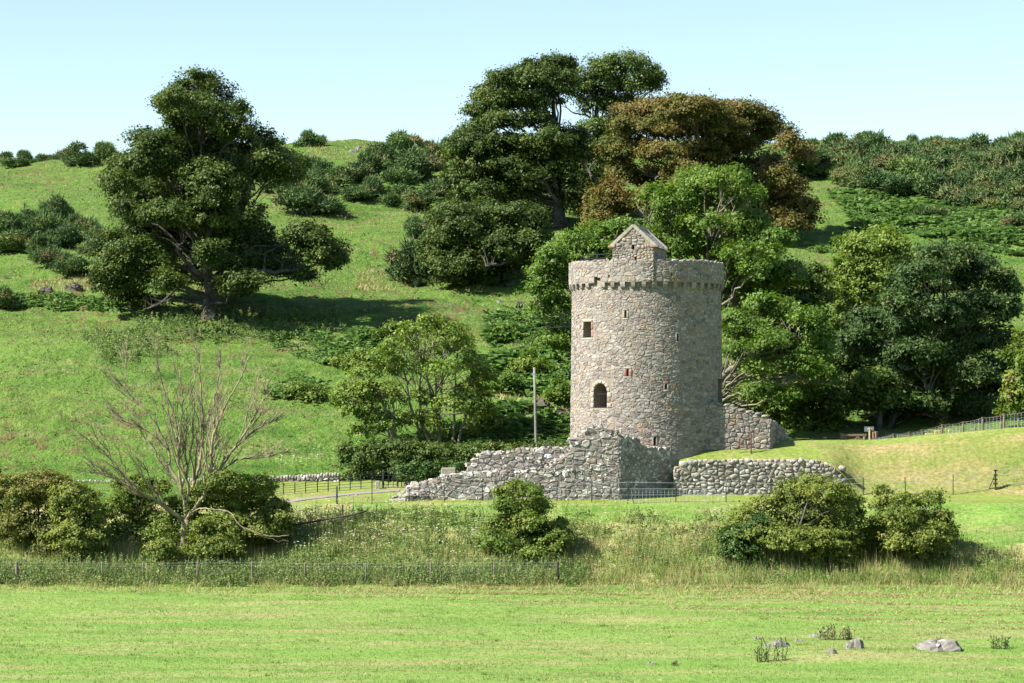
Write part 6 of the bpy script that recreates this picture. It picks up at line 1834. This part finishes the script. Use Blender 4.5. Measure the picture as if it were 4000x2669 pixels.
# field gate and its sign
fg = thing('field_gate', 'low brown timber field gate with diagonal braces at the lawn edge', 'gate', (xpx(3350, 150.8), 150.8, gz(xpx(3350, 150.8), 150.8)))
def fp(px, py): return W(px, py, 150.8)
def beam(root, a, b, w, h, mat, name):
    a, b = np.array(a), np.array(b); d = b - a; L = np.linalg.norm(d); d /= L
    z = np.array([0, 0, 1.0]) - d*d[2]; z /= np.linalg.norm(z); y = np.cross(z, d)
    V, f4, f3 = rough_box(rng, (0, -w/2, -h/2), (L, w/2, h/2), (np.stack([d, y, z], 1), a), 0.004)
    mk(name, V, [f4, f3], MAT[mat], root)
for px, y0, r_ in ((3288, 1692, 0.11), (3412, 1688, 0.09), (3422, 1686, 0.13)):
    post_part(fg, fp(px, 1726), fp(px, y0), r_, 'timber_gate', 'gate_post', True)
for py, h in ((1701, 0.13), (1719, 0.1)):
    beam(fg, fp(3291, py), fp(3385, py - 1), 0.06, h, 'timber_gate', 'rail')
for a, b in (((3294, 1706), (3312, 1719)), ((3336, 1718), (3356, 1706)), ((3346, 1706), (3368, 1719))):
    beam(fg, fp(*a), fp(*b), 0.05, 0.07, 'timber_gate', 'brace')
sg = thing('sign', 'grey blue notice board seen from behind on a yellowed post by the gate', 'sign', fp(3397, 1722))
post_part(sg, fp(3398, 1724), fp(3397, 1671), 0.07, 'yellow_wood', 'post', True)
beam(sg, fp(3388, 1677), fp(3409, 1677), 0.06, 0.09, 'yellow_wood', 'cross_piece')
V, f = box_arrays((-0.28, 0.02, -0.15), (0.28, 0.05, 0.15), (np.eye(3), fp(3396, 1677) + np.array([0, .07, 0])))
mk('board', V, f, MAT['sign'], sg)
o = post_part(None, fp(3377, 1722), fp(3377, 1705), 0.1, 'timber', 'stake', True); tag(o, 'short grey stake in front of the field gate', 'stake')
# handrail by the stub wall
hr = thing('handrail', 'rust brown iron handrail slanting down beside the stub wall', 'handrail', W(2934, 1752, 147.35))
post_part(hr, W(2934, 1754, 147.35), W(2934, 1688, 147.35), 0.035, 'rust', 'post', False, 0, 6)
V, f4, f3 = tube_arrays([W(2878, 1752, 147.35), W(2942, 1680, 147.35)], 0.035, 6); mk('rail', V, [f4, f3], MAT['rust'], hr)

# ------------------------------------------------------------------ rocks
def rock(pts_px, h, label, seed, D=None, mat='rock', deep=0.7, name='rock'):
    """an outcrop: outline on the ground, domed and roughened"""
    rng = np.random.RandomState(seed)
    c0 = G(*np.mean(pts_px, 0))
    x0, x1 = min(p[0] for p in pts_px), max(p[0] for p in pts_px)
    w = (x1 - x0)/F*c0[1]
    n, m = 18, 6
    V = []
    for i in range(m + 1):
        e = math.pi/2*i/m
        for j in range(n):
            a = 2*math.pi*j/n
            k = 1 + 0.16*math.sin(3*a + seed) + 0.1*math.sin(5*a + 2*seed) + rng.uniform(-0.06, 0.06)
            r_ = math.cos(e)**0.7 * k
            V.append((c0[0] + r_*math.cos(a)*w/2, c0[1] + r_*math.sin(a)*w/2*deep, c0[2] - 0.15 + (h + 0.15)*math.sin(e)**0.8*(1 + 0.2*math.sin(2*a + seed)) + rng.uniform(-.02, .02)))
    V = np.array(V); f = []
    if mat == 'rock':
        V[:, 2] = np.minimum(V[:, 2], c0[2] + h*(0.86 + 0.16*np.sin(V[:, 0]*4.1 + seed) + 0.35*(V[:, 0] - c0[0])/w)) + rng.normal(size=len(V))*0.035*min(1, h/0.3)
    if mat == 'rock_dark': V += rng.normal(size=V.shape)*np.array([0.07, 0.07, 0.09])
    for i in range(m):
        for j in range(n): f.append((i*n+j, i*n+(j+1) % n, (i+1)*n+(j+1) % n, (i+1)*n+j))
    o = mk(name, V, np.array(f), MAT[mat], None, False, {'tone': np.clip(0.5 + rng.normal(size=len(V))*0.2, 0, 1)})
    tag(o, label, 'rock')
    return o
rock([(3575, 2555), (3745, 2520)], 0.42, 'large flat pale rock slab in the field near the right edge', 901, deep=1.3)
rock([(3300, 2535), (3376, 2530)], 0.42, 'rounded brown sided boulder in the field beside the withered docks', 902)
rock([(3228, 2550), (3272, 2550)], 0.16, 'little mossy rock just left of the rounded boulder', 903)
rock([(2985, 2535), (3090, 2515)], 0.22, 'long low rock ridge in the field behind the thistle clump', 904, deep=0.6)
rock([(3162, 2492), (3224, 2490)], 0.2, 'grey rock beside the withered dock stalks', 905)
rock([(2938, 2499), (2972, 2499)], 0.09, 'small pale stone in the field left of the low ridge', 906)
rock([(3095, 2505), (3140, 2505)], 0.08, 'thin flat stone between the low ridge and the dock stalks', 907)
rock([(3568, 2522), (3590, 2522)], 0.1, 'small stone left of the large slab', 908)
rock([(374, 710), (402, 710)], 0.4, 'pale boulder on the upper pasture left of the lone sycamore', 909)
rock([(1388, 586), (1416, 586)], 0.45, 'grey boulder on the hilltop, upper of two', 910)
rock([(1360, 596), (1400, 596)], 0.35, 'flat grey outcrop just below the hilltop boulder', 911)
rock([(1444, 572), (1462, 572)], 0.2, 'tiny pale stone on the hilltop right of the boulders', 912)
rock([(2785, 1198), (2800, 1198)], 0.2, 'half hidden stone on the slope behind the tower', 913)
rock([(1444, 992), (1462, 992)], 0.16, 'small white stone on the slope between the big trees', 914)
rock([(2068, 1600), (2150, 1590)], 0.45, 'dark broken rock face on the knoll behind the pole', 915, deep=0.7, mat='rock_dark')
rock([(2140, 1628), (2225, 1622)], 0.32, 'second dark rock outcrop right of the pole', 916, deep=0.7, mat='rock_dark')
rock([(1940, 1186), (1966, 1186)], 0.25, 'greyish stone on the grass left of the ash', 917)
rock([(2010, 1216), (2046, 1216)], 0.55, 'dark stump-like rock in the shade left of the tower', 918, mat='rock_dark')
rock([(540, 2325), (556, 2325)], 0.05, 'pebble pale stone in the field below the dead tree', 919)
rock([(2520, 2594), (2564, 2594)], 0.07, 'low white stone in the field at the bottom', 920)

rock([(150, 1150), (215, 1150)], 0.5, 'brown grey outcrop on the bank left of the lone sycamore, left piece', 921, mat='rock_dark')
rock([(255, 1135), (330, 1135)], 0.45, 'brown grey outcrop on the bank left of the lone sycamore, right piece', 922, mat='rock_dark')

# weeds standing in the field
rng = np.random.RandomState(950)
def weed(px, py, w, h, n, label, cat, tone, leafy_=True, mat='nettle'):
    c = G(px, py)
    t = thing('weed_clump', label, cat, c)
    mb = MB(); P_ = []
    for i in range(n):
        x = c[0] + rng.uniform(-0.5, 0.5)*w/F*c[1]; y = c[1] + rng.uniform(-0.3, 0.3)
        b = np.array([x, y, gz(x, y)]); hh = h/F*c[1]*rng.uniform(0.5, 1.1)
        add_tube(mb, [b, b + np.array([rng.normal()*0.05, 0, hh*0.6]), b + np.array([rng.normal()*0.08, 0, hh])], [0.014, 0.012, 0.02], 4, tone)
        P_.append(b)
    mb.build('stem', MAT['timber_dark'], t, False, 'stuff')
    if leafy_:
        V, f, T = leafy(rng, np.repeat(np.array(P_), 2, 0), h/F*c[1]*0.7, 0.1, 10, (tone, tone + 0.3))
        mk('foliage', V, f, MAT[mat], t, False, {'tone': T}, 'stuff')
weed(3262, 2500, 130, 60, 26, 'stand of withered brown dock stalks by the boulders', 'weeds', 0.7)
weed(3010, 2585, 110, 90, 14, 'green thistle clump in front of the low rock ridge', 'weeds', 0.1)
weed(3910, 2535, 70, 56, 10, 'sparse thistle clump right of the large slab', 'weeds', 0.2)
weed(2640, 2600, 30, 16, 6, 'tiny tuft of weeds at the bottom of the field', 'weeds', 0.5)
for o in bpy.data.objects:
    if '_o' in o: del o['_o']
